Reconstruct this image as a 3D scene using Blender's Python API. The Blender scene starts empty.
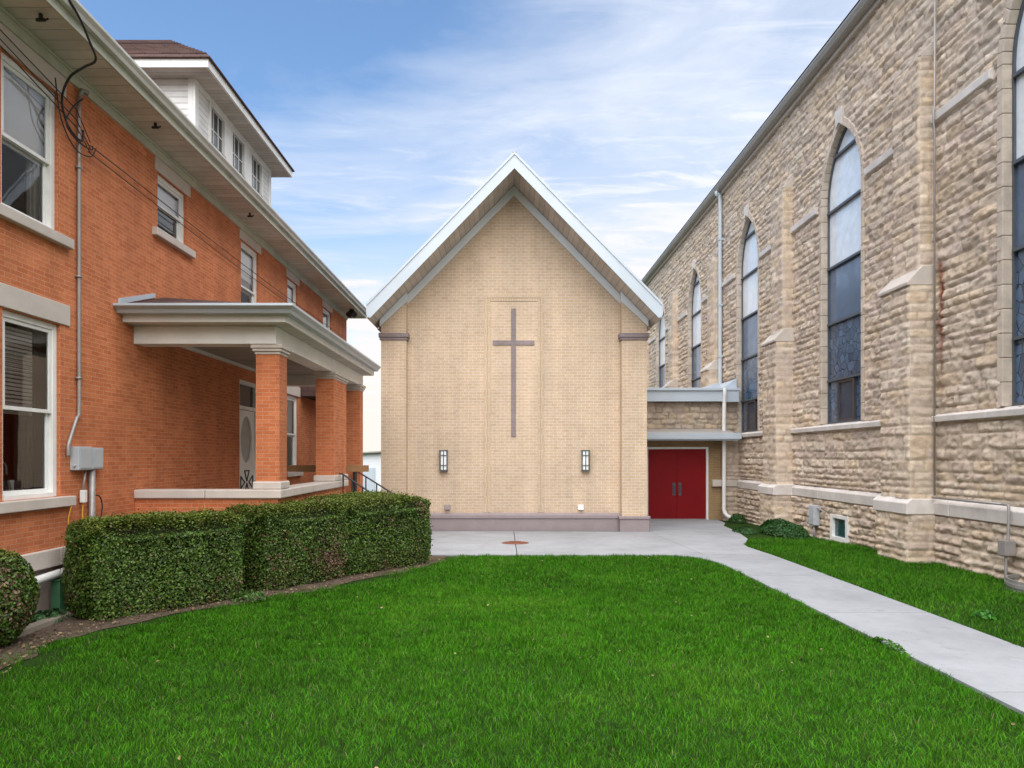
import bpy, math, random
import numpy as np
from mathutils import Vector
random.seed(7)
RNG = np.random.RandomState(11)
SC = bpy.context.scene
COL = SC.collection
R = math.radians
PI = math.pi

# ------------------------------------------------------------------ camera
F, VX, VY, EYE = 700.0, 505.0, 456.0, 1.9
cam = bpy.data.cameras.new("camera")
cam.sensor_width = 36.0
cam.lens = F * 36.0 / 1024.0
cam.shift_x = (512.0 - VX) / 1024.0
cam.shift_y = (VY - 384.0) / 1024.0
cam.clip_start = 0.05
cam.clip_end = 3000
camo = bpy.data.objects.new("camera", cam)
COL.objects.link(camo)
camo.location = (0, 0, EYE)
camo.rotation_euler = (R(90), 0, 0)
SC.camera = camo


def gz(y):
    """ground height: level lawn, then a gentle fall towards the chapel and the red door"""
    return -0.0222 * min(max(y - 13.3, 0.0), 9.8)


# ------------------------------------------------------------------ node helpers
def new_mat(name):
    m = bpy.data.materials.new(name)
    m.use_nodes = True
    nt = m.node_tree
    nt.nodes.clear()
    out = nt.nodes.new('ShaderNodeOutputMaterial')
    p = nt.nodes.new('ShaderNodeBsdfPrincipled')
    nt.links.new(p.outputs[0], out.inputs[0])
    return m, nt, p


def N(nt, kind, **kw):
    n = nt.nodes.new(kind)
    for k, v in kw.items():
        setattr(n, k, v)
    return n


def noise(nt, vec, scale, detail=4.0, rough=0.6):
    n = N(nt, 'ShaderNodeTexNoise')
    n.inputs['Scale'].default_value = scale
    n.inputs['Detail'].default_value = detail
    n.inputs['Roughness'].default_value = rough
    if vec is not None:
        nt.links.new(vec, n.inputs['Vector'])
    return n


def ramp(nt, fac, a, b, ca=(0, 0, 0, 1), cb=(1, 1, 1, 1)):
    r = N(nt, 'ShaderNodeValToRGB')
    r.color_ramp.elements[0].position = a
    r.color_ramp.elements[1].position = b
    r.color_ramp.elements[0].color = ca
    r.color_ramp.elements[1].color = cb
    nt.links.new(fac, r.inputs[0])
    return r


def mix(nt, fac, a, b, mode='MIX'):
    m = N(nt, 'ShaderNodeMix', data_type='RGBA', blend_type=mode)
    for sock, val in ((m.inputs[0], fac), (m.inputs[6], a), (m.inputs[7], b)):
        if isinstance(val, (int, float)):
            sock.default_value = val
        elif isinstance(val, tuple):
            sock.default_value = val if len(val) == 4 else (*val, 1)
        else:
            nt.links.new(val, sock)
    return m.outputs[2]


def math_n(nt, op, a, b=None, clamp=False):
    m = N(nt, 'ShaderNodeMath', operation=op, use_clamp=clamp)
    for s, v in ((m.inputs[0], a), (m.inputs[1], b)):
        if v is None:
            continue
        if isinstance(v, (int, float)):
            s.default_value = v
        else:
            nt.links.new(v, s)
    return m.outputs[0]


def pos(nt):
    return N(nt, 'ShaderNodeNewGeometry').outputs['Position']


def bump(nt, p, height, strength=0.3, dist=0.01):
    b = N(nt, 'ShaderNodeBump')
    b.inputs['Strength'].default_value = strength
    b.inputs['Distance'].default_value = dist
    nt.links.new(height, b.inputs['Height'])
    nt.links.new(b.outputs[0], p.inputs['Normal'])


def mat_plain(name, c, rough=0.6, var=0.15, scale=6.0, bmp=0.1, metal=0.0, spec=0.5, dirt=None):
    m, nt, p = new_mat(name)
    P = pos(nt)
    n1 = noise(nt, P, scale, 5)
    f = ramp(nt, n1.outputs[0], 0.3, 0.7)
    dark = tuple(x * (1 - var) for x in c)
    lite = tuple(min(x * (1 + var), 1) for x in c)
    col = mix(nt, f.outputs[0], dark, lite)
    if dirt:
        n2 = noise(nt, P, scale * 0.45, 6, 0.7)
        d = ramp(nt, n2.outputs[0], 0.5, 0.75)
        fac = math_n(nt, 'MULTIPLY', d.outputs[0], 0.55)
        col = mix(nt, fac, col, dirt)
    nt.links.new(col, p.inputs['Base Color'])
    p.inputs['Roughness'].default_value = rough
    p.inputs['Metallic'].default_value = metal
    p.inputs['Specular IOR Level'].default_value = spec
    if bmp:
        n3 = noise(nt, P, scale * 12, 4)
        bump(nt, p, n3.outputs[0], bmp, 0.006)
    return m


def mat_brick(name, c1, c2, mortar, bw, rh, ms, tint=0.25, bmp=0.5, stain=None, blotch=1.2):
    m, nt, p = new_mat(name)
    uv = N(nt, 'ShaderNodeUVMap')
    b = N(nt, 'ShaderNodeTexBrick')
    b.offset = 0.5
    wob = noise(nt, uv.outputs[0], 3.0, 2)
    wv = N(nt, 'ShaderNodeVectorMath', operation='MULTIPLY_ADD')
    nt.links.new(wob.outputs[1], wv.inputs[0])
    wv.inputs[1].default_value = (0.004, 0.004, 0)
    nt.links.new(uv.outputs[0], wv.inputs[2])
    nt.links.new(wv.outputs[0], b.inputs['Vector'])
    b.inputs['Scale'].default_value = 1.0
    b.inputs['Brick Width'].default_value = bw
    b.inputs['Row Height'].default_value = rh
    b.inputs['Mortar Size'].default_value = ms
    b.inputs['Mortar Smooth'].default_value = 0.25
    b.inputs['Bias'].default_value = 0.0
    b.inputs['Color1'].default_value = (*c1, 1)
    b.inputs['Color2'].default_value = (*c2, 1)
    b.inputs['Mortar'].default_value = (*mortar, 1)
    P = pos(nt)
    n1 = noise(nt, P, blotch, 6, 0.65)
    r1 = ramp(nt, n1.outputs[0], 0.3, 0.7, (1 - tint, 1 - tint, 1 - tint, 1), (1 + tint * .5,) * 3 + (1,))
    col = mix(nt, 1.0, b.outputs[0], r1.outputs[0], 'MULTIPLY')
    n2 = noise(nt, P, 45, 4)
    r2 = ramp(nt, n2.outputs[0], 0.25, 0.75, (.82, .82, .82, 1), (1.12, 1.12, 1.12, 1))
    col = mix(nt, 1.0, col, r2.outputs[0], 'MULTIPLY')
    # rain streaks: noise stretched vertically
    mp = N(nt, 'ShaderNodeMapping')
    mp.inputs['Scale'].default_value = (2.4, 2.4, .22)
    nt.links.new(P, mp.inputs[0])
    n5 = noise(nt, mp.outputs[0], 1.0, 6, 0.7)
    r5 = ramp(nt, n5.outputs[0], 0.32, 0.68, (.86, .86, .87, 1), (1.06, 1.05, 1.04, 1))
    col = mix(nt, 1.0, col, r5.outputs[0], 'MULTIPLY')
    if stain:
        n3 = noise(nt, P, 0.5, 6, 0.7)
        r3 = ramp(nt, n3.outputs[0], 0.5, 0.72)
        fac = math_n(nt, 'MULTIPLY', r3.outputs[0], 0.4)
        col = mix(nt, fac, col, stain)
    nt.links.new(col, p.inputs['Base Color'])
    p.inputs['Roughness'].default_value = 0.85
    p.inputs['Specular IOR Level'].default_value = 0.25
    hgt = math_n(nt, 'ADD', math_n(nt, 'MULTIPLY', b.outputs[1], -1.0), math_n(nt, 'MULTIPLY', n2.outputs[0], 0.35))
    bump(nt, p, hgt, bmp, 0.006)
    return m


def mat_boards(name, c, pitch, axis, rough=0.55, depth=0.5, groove=0.12, dark=0.45):
    """painted boards: grooves every `pitch` metres along UV axis 0/1"""
    m, nt, p = new_mat(name)
    uv = N(nt, 'ShaderNodeUVMap')
    s = N(nt, 'ShaderNodeSeparateXYZ')
    nt.links.new(uv.outputs[0], s.inputs[0])
    t = math_n(nt, 'FRACT', math_n(nt, 'DIVIDE', s.outputs[axis], pitch))
    g = ramp(nt, t, 0.0, groove)
    P = pos(nt)
    n1 = noise(nt, P, 2.5, 6, 0.7)
    r1 = ramp(nt, n1.outputs[0], 0.3, 0.7, (.82, .82, .82, 1), (1.08, 1.08, 1.08, 1))
    cell = N(nt, 'ShaderNodeTexWhiteNoise', noise_dimensions='1D')
    nt.links.new(math_n(nt, 'FLOOR', math_n(nt, 'DIVIDE', s.outputs[axis], pitch)), cell.inputs[1])
    rc = ramp(nt, cell.outputs[0], 0, 1, (.88, .88, .88, 1), (1.06, 1.06, 1.06, 1))
    base = mix(nt, g.outputs[0], tuple(x * dark for x in c), c)
    col = mix(nt, 1.0, mix(nt, 1.0, base, r1.outputs[0], 'MULTIPLY'), rc.outputs[0], 'MULTIPLY')
    nt.links.new(col, p.inputs['Base Color'])
    p.inputs['Roughness'].default_value = rough
    bump(nt, p, g.outputs[0], depth, 0.01)
    return m


def mat_attr(name, attr, rough=0.8, spec=0.3, bmp=0.0, scale=30, sss=False, trans=0.0, noise_amt=0.0, stain=False):
    """colour from a per-face/vertex colour attribute holding each stone's / leaf's own colour"""
    m, nt, p = new_mat(name)
    a = N(nt, 'ShaderNodeAttribute', attribute_name=attr)
    col = a.outputs[0]
    P = pos(nt)
    if noise_amt:
        n1 = noise(nt, P, scale * 0.25, 6, 0.7)
        r1 = ramp(nt, n1.outputs[0], 0.32, 0.68, (1 - noise_amt,) * 3 + (1,), (1 + noise_amt * .7,) * 3 + (1,))
        col = mix(nt, 1.0, col, r1.outputs[0], 'MULTIPLY')
        n4 = noise(nt, P, 0.6, 5, 0.6)
        r4 = ramp(nt, n4.outputs[0], 0.4, 0.7, (1.03, 1.0, .96, 1), (.95, .95, .97, 1))
        col = mix(nt, 1.0, col, r4.outputs[0], 'MULTIPLY')
    if stain:
        # a rust run down the wall from an old iron bracket
        s = N(nt, 'ShaderNodeSeparateXYZ')
        nt.links.new(P, s.inputs[0])
        nz = noise(nt, P, 7, 4)
        off = math_n(nt, 'MULTIPLY', math_n(nt, 'SUBTRACT', nz.outputs[0], 0.5), 0.10)
        d = math_n(nt, 'ABSOLUTE', math_n(nt, 'ADD', math_n(nt, 'SUBTRACT', s.outputs[1], 12.30), off))
        across = ramp(nt, d, 0.015, 0.09, (1, 1, 1, 1), (0, 0, 0, 1))
        zlo = ramp(nt, math_n(nt, 'DIVIDE', s.outputs[2], 10.0), 0.255, 0.42)
        zhi = math_n(nt, 'LESS_THAN', s.outputs[2], 5.3)
        fac = math_n(nt, 'MULTIPLY', math_n(nt, 'MULTIPLY', across.outputs[0], zlo.outputs[0]), zhi)
        fac = math_n(nt, 'MULTIPLY', fac, math_n(nt, 'ADD', nz.outputs[0], 0.35), clamp=True)
        col = mix(nt, fac, col, (0.22, 0.055, 0.02))
    nt.links.new(col, p.inputs['Base Color'])
    p.inputs['Roughness'].default_value = rough
    p.inputs['Specular IOR Level'].default_value = spec
    if trans:
        p.inputs['Subsurface Weight'].default_value = 0
        out = [n for n in nt.nodes if n.type == 'OUTPUT_MATERIAL'][0]
        tr = N(nt, 'ShaderNodeBsdfTranslucent')
        nt.links.new(col, tr.inputs[0])
        ms = N(nt, 'ShaderNodeMixShader')
        ms.inputs[0].default_value = trans
        nt.links.new(p.outputs[0], ms.inputs[1])
        nt.links.new(tr.outputs[0], ms.inputs[2])
        nt.links.new(ms.outputs[0], out.inputs[0])
    if bmp:
        n2 = noise(nt, P, scale, 6, 0.7)
        bump(nt, p, n2.outputs[0], bmp, 0.02)
    return m


def mat_glass(name, tint=(0.9, 0.95, 1.0), refl=0.25):
    """clear window glass: mostly see-through, mirror-like reflection growing at grazing angles"""
    m = bpy.data.materials.new(name)
    m.use_nodes = True
    nt = m.node_tree
    nt.nodes.clear()
    out = N(nt, 'ShaderNodeOutputMaterial')
    tr = N(nt, 'ShaderNodeBsdfTransparent')
    tr.inputs[0].default_value = (*tint, 1)
    gl = N(nt, 'ShaderNodeBsdfGlossy')
    gl.inputs['Roughness'].default_value = 0.02
    lw = N(nt, 'ShaderNodeFresnel')
    lw.inputs[0].default_value = 1.5
    P = pos(nt)
    nz = noise(nt, P, 1.3, 2)
    b = N(nt, 'ShaderNodeBump')
    b.inputs['Strength'].default_value = 0.03
    b.inputs['Distance'].default_value = 0.05
    nt.links.new(nz.outputs[0], b.inputs['Height'])
    nt.links.new(b.outputs[0], gl.inputs['Normal'])
    f = math_n(nt, 'ADD', math_n(nt, 'MULTIPLY', lw.outputs[0], 1.15), refl, clamp=True)
    ms = N(nt, 'ShaderNodeMixShader')
    nt.links.new(f, ms.inputs[0])
    nt.links.new(tr.outputs[0], ms.inputs[1])
    nt.links.new(gl.outputs[0], ms.inputs[2])
    nt.links.new(ms.outputs[0], out.inputs[0])
    return m


def mat_stained(name, base, alt, scale=4.0, rough=0.08, ior=1.9, amount=0.5, lead=False):
    m, nt, p = new_mat(name)
    P = pos(nt)
    v = N(nt, 'ShaderNodeTexVoronoi')
    v.inputs['Scale'].default_value = scale
    nt.links.new(P, v.inputs['Vector'])
    s = N(nt, 'ShaderNodeSeparateColor')
    nt.links.new(v.outputs['Color'], s.inputs[0])
    nz = noise(nt, P, 1.6, 4)
    f = math_n(nt, 'MULTIPLY', math_n(nt, 'ADD', s.outputs[0], nz.outputs[0]), amount)
    col = mix(nt, f, base, alt)
    if lead:
        ve = N(nt, 'ShaderNodeTexVoronoi', feature='DISTANCE_TO_EDGE')
        ve.inputs['Scale'].default_value = scale
        nt.links.new(P, ve.inputs['Vector'])
        le = ramp(nt, ve.outputs[0], .02, .05, (.25, .25, .27, 1), (1, 1, 1, 1))
        col = mix(nt, 1.0, col, le.outputs[0], 'MULTIPLY')
    nd = noise(nt, P, 3.5, 6, .7)
    rd = ramp(nt, nd.outputs[0], .35, .7, (1.05, 1.05, 1.05, 1), (.82, .82, .80, 1))
    col = mix(nt, 1.0, col, rd.outputs[0], 'MULTIPLY')
    rr_ = ramp(nt, nd.outputs[0], .35, .7, (rough, rough, rough, 1), (rough + .18,) * 3 + (1,))
    nt.links.new(rr_.outputs[0], p.inputs['Roughness'])
    nt.links.new(col, p.inputs['Base Color'])
    p.inputs['IOR'].default_value = ior
    nb = noise(nt, P, 0.9, 2)
    bump(nt, p, nb.outputs[0], 0.05, 0.05)
    return m


# ------------------------------------------------------------------ mesh helpers
class MB:
    def __init__(self):
        self.v, self.f, self.m = [], [], []

    def add(self, verts, faces, mi=0):
        o = len(self.v)
        self.v += [tuple(p) for p in verts]
        self.f += [tuple(i + o for i in f) for f in faces]
        self.m += [mi] * len(faces)
        return self

    def box(self, x0, x1, y0, y1, z0, z1, mi=0):
        return self.add([(x0, y0, z0), (x1, y0, z0), (x1, y1, z0), (x0, y1, z0),
                         (x0, y0, z1), (x1, y0, z1), (x1, y1, z1), (x0, y1, z1)],
                        [(0, 3, 2, 1), (4, 5, 6, 7), (0, 1, 5, 4), (1, 2, 6, 5), (2, 3, 7, 6), (3, 0, 4, 7)], mi)

    def prism(self, pts, d, mi=0, cap=True):
        """polygon pts (3-D, planar) extruded by vector d"""
        n = len(pts)
        d = Vector(d)
        p = [Vector(q) for q in pts]
        nor = Vector((0, 0, 0))
        for i in range(n):
            a, b = p[i], p[(i + 1) % n]
            nor += Vector(((a.y - b.y) * (a.z + b.z), (a.z - b.z) * (a.x + b.x), (a.x - b.x) * (a.y + b.y)))
        if nor.dot(d) > 0:
            p.reverse()
        vs = p + [q + d for q in p]
        fs = [tuple(range(n)), tuple(range(2 * n - 1, n - 1, -1))] if cap else []
        for i in range(n):
            j = (i + 1) % n
            fs.append((i, i + n, j + n, j))
        return self.add(vs, fs, mi)

    def quad(self, a, b, c, d, mi=0):
        return self.add([a, b, c, d], [(0, 1, 2, 3)], mi)

    def tube(self, pts, r, n=8, mi=0, cap=True):
        P = [Vector(p) for p in pts]
        rings = []
        up = None
        for i, p in enumerate(P):
            t = (P[min(i + 1, len(P) - 1)] - P[max(i - 1, 0)]).normalized()
            if up is None:
                up = Vector((0, 0, 1)) if abs(t.z) < 0.9 else Vector((1, 0, 0))
            a = t.cross(up)
            if a.length < 1e-4:
                a = t.cross(Vector((1, 0.1, 0)))
            a.normalize()
            b = a.cross(t).normalized()
            up = b
            rr = r[i] if isinstance(r, (list, tuple)) else r
            rings.append([p + (a * math.cos(k * 2 * PI / n) + b * math.sin(k * 2 * PI / n)) * rr for k in range(n)])
        vs = [q for ring in rings for q in ring]
        fs = []
        for i in range(len(P) - 1):
            for k in range(n):
                fs.append((i * n + k, i * n + (k + 1) % n, (i + 1) * n + (k + 1) % n, (i + 1) * n + k))
        if cap:
            fs.append(tuple(range(n - 1, -1, -1)))
            fs.append(tuple((len(P) - 1) * n + k for k in range(n)))
        return self.add(vs, fs, mi)

    def build(self, name, mats, parent=None, loc=None, bevel=0.0, smooth=False):
        me = bpy.data.meshes.new(name)
        off = Vector(loc) if loc is not None else (parent_off(parent) if parent else Vector((0, 0, 0)))
        me.from_pydata([(x - off.x, y - off.y, z - off.z) for x, y, z in self.v], [], self.f)
        uv_world(me, off)
        if not isinstance(mats, (list, tuple)):
            mats = [mats]
        for m in mats:
            me.materials.append(m)
        me.polygons.foreach_set('material_index', self.m)
        if smooth:
            me.polygons.foreach_set('use_smooth', [True] * len(me.polygons))
        o = bpy.data.objects.new(name, me)
        COL.objects.link(o)
        if parent:
            o.parent = parent
        else:
            o.location = off
        if bevel:
            b = o.modifiers.new('bevel', 'BEVEL')
            b.width = bevel
            b.segments = 2
            b.limit_method = 'ANGLE'
            b.angle_limit = R(40)
        return o


def parent_off(p):
    v = Vector((0, 0, 0))
    while p is not None:
        v += p.location
        p = p.parent
    return v


def uv_world(me, off=Vector((0, 0, 0))):
    n = len(me.loops)
    if n == 0:
        return
    co = np.empty(len(me.vertices) * 3)
    me.vertices.foreach_get('co', co)
    co = co.reshape(-1, 3) + np.array(off)
    li = np.empty(n, dtype=np.int32)
    me.loops.foreach_get('vertex_index', li)
    nor = np.empty(len(me.polygons) * 3)
    me.polygons.foreach_get('normal', nor)
    nor = np.abs(nor.reshape(-1, 3))
    tot = np.empty(len(me.polygons), dtype=np.int32)
    me.polygons.foreach_get('loop_total', tot)
    ln = np.repeat(nor, tot, axis=0)
    p = co[li]
    ax = np.argmax(ln, axis=1)
    u = np.where(ax == 0, p[:, 1], p[:, 0])
    v = np.where(ax == 2, p[:, 1], p[:, 2])
    uvl = me.uv_layers.new(name='UVMap')
    uvl.data.foreach_set('uv', np.stack([u, v], 1).ravel().astype(np.float32))


def np_mesh(name, verts, faces, mat, parent=None, colors=None, attr='tint', smooth=False, normals=None):
    """big mesh from numpy arrays. faces: list of (k,4) or (k,3) arrays; colors per vertex (n,3)"""
    off = parent_off(parent) if parent else Vector((0, 0, 0))
    verts = np.asarray(verts, dtype=np.float32) - np.array(off, dtype=np.float32)
    me = bpy.data.meshes.new(name)
    me.vertices.add(len(verts))
    me.vertices.foreach_set('co', verts.ravel())
    loops = np.concatenate([f.ravel() for f in faces]).astype(np.int32)
    tot = np.concatenate([np.full(len(f), f.shape[1], dtype=np.int32) for f in faces])
    start = np.concatenate([[0], np.cumsum(tot)[:-1]]).astype(np.int32)
    me.loops.add(len(loops))
    me.loops.foreach_set('vertex_index', loops)
    me.polygons.add(len(tot))
    me.polygons.foreach_set('loop_start', start)
    me.polygons.foreach_set('loop_total', tot)
    me.update(calc_edges=True)
    me.validate()
    if smooth:
        me.polygons.foreach_set('use_smooth', np.ones(len(me.polygons), dtype=bool))
    if colors is not None:
        ca = me.color_attributes.new(attr, 'FLOAT_COLOR', 'POINT')
        c4 = np.ones((len(verts), 4), dtype=np.float32)
        c4[:, :3] = colors
        ca.data.foreach_set('color', c4.ravel())
    me.materials.append(mat)
    o = bpy.data.objects.new(name, me)
    COL.objects.link(o)
    if parent:
        o.parent = parent
    return o


def thing(name, label, cat, loc, group=None):
    o = bpy.data.objects.new(name, None)
    COL.objects.link(o)
    o.location = loc
    o.empty_display_size = 0.3
    o['label'] = label
    o['category'] = cat
    if group:
        o['group'] = group
    return o


def tag(o, label, cat, group=None):
    o['label'] = label
    o['category'] = cat
    if group:
        o['group'] = group
    return o


def struct(o, kind='structure'):
    o['kind'] = kind
    return o


def smooth_path(pts, k=6):
    P = [Vector(p) for p in pts]
    out = []
    for i in range(len(P) - 1):
        a = P[max(i - 1, 0)]
        b, c = P[i], P[i + 1]
        d = P[min(i + 2, len(P) - 1)]
        for j in range(k):
            t = j / k
            out.append(0.5 * ((2 * b) + (c - a) * t + (2 * a - 5 * b + 4 * c - d) * t * t + (3 * b - a - 3 * c + d) * t ** 3))
    out.append(P[-1])
    return out


# value noise in numpy ---------------------------------------------------------
_LAT = np.random.RandomState(5).rand(256, 256)


def vn(u, v, seed=0):
    u = u + seed * 17.13
    v = v + seed * 9.71
    iu, iv = np.floor(u).astype(int), np.floor(v).astype(int)
    fu, fv = u - iu, v - iv
    fu, fv = fu * fu * (3 - 2 * fu), fv * fv * (3 - 2 * fv)
    a = _LAT[iu % 256, iv % 256]
    b = _LAT[(iu + 1) % 256, iv % 256]
    c = _LAT[iu % 256, (iv + 1) % 256]
    d = _LAT[(iu + 1) % 256, (iv + 1) % 256]
    return (a * (1 - fu) + b * fu) * (1 - fv) + (c * (1 - fu) + d * fu) * fv


def fbm(u, v, seed=0, oct=4):
    s, a, t = 0, 1.0, 0
    for i in range(oct):
        s = s + a * vn(u * 2 ** i, v * 2 ** i, seed + i)
        t += a
        a *= 0.55
    return s / t


def sstep(a, b, x):
    t = np.clip((x - a) / (b - a), 0, 1)
    return t * t * (3 - 2 * t)


# rock-faced ashlar -------------------------------------------------------------
_rs = np.random.RandomState(21)
COURSE = [-0.6]
while COURSE[-1] < 13:
    COURSE.append(COURSE[-1] + _rs.choice([0.12, 0.155, 0.185, 0.21, 0.25], p=[.26, .28, .22, .16, .08]))
COURSE = np.array(COURSE)
STONE_COLS = np.array([[.64, .515, .425], [.66, .55, .465], [.61, .495, .42], [.65, .515, .405], [.62, .50, .44],
                       [.69, .58, .495], [.56, .455, .39], [.64, .525, .445], [.66, .53, .415]])


class Rock:
    def __init__(self):
        self.v, self.c, self.f, self.n = [], [], [], 0

    def patch(self, O, U, V, Nn, ul, vl, res=0.03, amp=0.07, seed=1, holes=None, tone=1.0, border=(1, 1, 1, 1), small=1.0):
        """rock-faced wall patch; V is vertical (world z). border: force zero relief at u0,u1,v0,v1"""
        O, U, V, Nn = [np.array(q, float) for q in (O, U, V, Nn)]
        us = np.linspace(0, ul, max(3, int(ul / res) + 1)) if np.isscalar(res) else res
        vs = np.linspace(0, vl, max(3, int(vl / (0.03 if not np.isscalar(res) else res)) + 1))
        UU, VV = np.meshgrid(us, vs, indexing='ij')
        zz = O[2] + VV * V[2]
        wob = (vn(UU * 2.2, zz * 2.2, seed) - .5) * 0.03
        zw = zz + wob
        ci = np.clip(np.searchsorted(COURSE, zw) - 1, 0, len(COURSE) - 2)
        h = np.zeros_like(UU)
        tint = np.zeros(UU.shape + (3,))
        for c in np.unique(ci):
            rs = np.random.RandomState(1000 * seed + int(c))
            e = [-rs.rand() * 0.6]
            ch = COURSE[c + 1] - COURSE[c]
            while e[-1] < ul:
                e.append(e[-1] + small * (rs.uniform(0.18, 0.55) + ch * 0.6))
            e = np.array(e)
            k = len(e)
            msk = ci == c
            u = UU[msk] + (vn(UU[msk] * 3, zz[msk] * 3, seed + 3) - .5) * 0.03
            si = np.clip(np.searchsorted(e, u) - 1, 0, k - 2)
            du = np.minimum(u - e[si], e[si + 1] - u)
            dv = np.minimum(zw[msk] - COURSE[c], COURSE[c + 1] - zw[msk])
            edge = np.minimum(du, dv)
            lu = (u - e[si]) / (e[si + 1] - e[si]) - .5
            lv = (zw[msk] - COURSE[c]) / ch - .5
            base = rs.uniform(0.35, 0.9, k)[si]
            tu = rs.uniform(-.9, .9, k)[si]
            tv = rs.uniform(-.6, .8, k)[si]
            rough = fbm(u * 8 + si * 3.7, zz[msk] * 15 + u * 4, seed + 7, 3)
            ridge = 1 - np.abs(fbm(u * 4 + si * 5.1, zz[msk] * 7, seed + 11, 3) * 2 - 1) * 1.6
            g = base * .70 + tu * lu * .45 - tv * lv * .55 + (rough - .5) * 1.25 + ridge * .16
            h[msk] = sstep(0.0, 0.03, edge) * np.clip(g, 0.03, 1.35)
            pick = rs.randint(0, len(STONE_COLS), k)
            br = rs.uniform(.86, 1.10, k)
            t = STONE_COLS[pick[si]] * br[si][:, None]
            joint = sstep(0.004, 0.014, edge)[:, None]
            t = t * joint + np.array([.50, .41, .335]) * (1 - joint)
            tint[msk] = t * np.array([1.0, 1.012, .965])
        b = np.ones_like(h)
        if border[0]: b *= sstep(0, .03, UU)
        if border[1]: b *= sstep(0, .03, ul - UU)
        if border[2]: b *= sstep(0, .02, VV)
        if border[3]: b *= sstep(0, .02, vl - VV)
        h = h * b * amp
        Pt = O + UU[..., None] * U + VV[..., None] * V + h[..., None] * Nn
        nu, nv = UU.shape
        idx = np.arange(nu * nv).reshape(nu, nv) + self.n
        q = np.stack([idx[:-1, :-1], idx[1:, :-1], idx[1:, 1:], idx[:-1, 1:]], -1).reshape(-1, 4)
        if np.dot(np.cross(U, V), Nn) < 0:
            q = q[:, ::-1]
        if holes is not None:
            cu = (UU[:-1, :-1] + UU[1:, 1:]) / 2
            cz = (zz[:-1, :-1] + zz[1:, 1:]) / 2
            q = q[~holes(cu, cz).ravel()]
        self.v.append(Pt.reshape(-1, 3))
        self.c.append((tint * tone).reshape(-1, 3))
        self.f.append(q)
        self.n += nu * nv
        return self

    def build(self, name, mat, parent):
        return np_mesh(name, np.concatenate(self.v), [np.concatenate(self.f)], mat, parent, np.concatenate(self.c))


# ------------------------------------------------------------------ materials
M = {}
M['house_brick'] = mat_brick('orange_brick', (.66, .222, .090), (.53, .158, .060), (.60, .33, .215), .190, .057, .0040, .16, .35, stain=(.30, .10, .05))
M['chapel_brick'] = mat_brick('buff_brick', (.60, .460, .325), (.545, .405, .280), (.66, .56, .45), .215, .077, .008, .10, .35)
M['chapel_brick_stack'] = mat_brick('buff_brick_soldier', (.575, .44, .305), (.525, .395, .27), (.62, .515, .40), .070, .205, .008, .08, .35)
M['mauve'] = mat_plain('mauve_cast_stone', (.27, .222, .228), .8, .08, 3, .15)
M['mauve_brick'] = mat_brick('mauve_brick', (.275, .225, .225), (.24, .195, .195), (.31, .265, .26), .215, .077, .006, .08, .3)
M['white_metal'] = mat_plain('white_coated_metal', (.47, .53, .59), .4, .05, 1.5, .03)
M['trim_white'] = mat_plain('pale_grey_trim', (.66, .70, .73), .45, .05, 2, .03)
M['white_paint'] = mat_plain('white_paint', (.78, .78, .76), .45, .07, 3, .06, dirt=(.55, .53, .49))
M['cream_paint'] = mat_plain('cream_paint', (.76, .76, .73), .5, .06, 2.5, .06, dirt=(.58, .58, .52))
M['frieze_paint'] = mat_plain('weathered_sage_paint', (.50, .51, .42), .55, .14, 2.0, .08, dirt=(.28, .31, .25))
M['gutter'] = mat_plain('gutter_aluminium', (.56, .56, .52), .4, .10, 2.0, .03, dirt=(.33, .33, .29))
M['grey_gutter'] = mat_plain('grey_gutter', (.33, .31, .29), .45, .10, 1.5, .03)
M['limestone'] = mat_plain('dressed_limestone', (.53, .47, .41), .8, .12, 2.5, .25, dirt=(.34, .30, .27))
M['limestone_light'] = mat_plain('pale_limestone', (.63, .58, .54), .8, .12, 3, .3, dirt=(.40, .36, .33))
M['surround'] = mat_plain('worn_window_limestone', (.53, .445, .36), .85, .2, 5, .6, dirt=(.36, .30, .25))
M['lintel'] = mat_plain('house_limestone', (.56, .50, .45), .8, .08, 3, .2, dirt=(.42, .38, .35))
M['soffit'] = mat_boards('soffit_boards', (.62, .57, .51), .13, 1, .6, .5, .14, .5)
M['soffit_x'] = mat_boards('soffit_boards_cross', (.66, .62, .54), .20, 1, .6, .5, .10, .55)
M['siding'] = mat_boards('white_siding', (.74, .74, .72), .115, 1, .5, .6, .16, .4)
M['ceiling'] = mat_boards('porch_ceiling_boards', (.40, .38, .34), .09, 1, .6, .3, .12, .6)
M['shingle'] = mat_brick('brown_shingle', (.085, .048, .042), (.12, .072, .062), (.05, .03, .03), .32, .14, .008, .3, .8)
M['grey_shingle'] = mat_brick('grey_shingle', (.16, .16, .16), (.20, .20, .20), (.07, .07, .07), .32, .14, .008, .3, .8)
M['glass'] = mat_glass('window_glass', (.96, .97, .98), .04)
M['glass_dark'] = mat_stained('dark_reflective_glass', (.012, .016, .022), (.03, .04, .05), 2.0, .04, 1.7)
M['shade'] = mat_plain('white_roller_shade', (.90, .90, .89), .8, .04, 3, .03)
M['curtain'] = mat_plain('pale_curtain', (.45, .44, .42), .9, .15, 7, .1)
M['blind'] = mat_boards('slat_blind', (.80, .73, .68), .05, 1, .6, .6, .25, .5)
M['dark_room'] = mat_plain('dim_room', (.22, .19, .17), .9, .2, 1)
M['rock'] = mat_attr('rock_faced_stone', 'tint', .9, .15, 1.0, 34, noise_amt=.16, stain=True)
M['lead_frame'] = mat_plain('dark_steel_frame', (.075, .085, .10), .45, .15, 4, .05)
M['brown_frame'] = mat_plain('brown_wood_frame', (.065, .05, .045), .5, .15, 4, .05)
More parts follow.
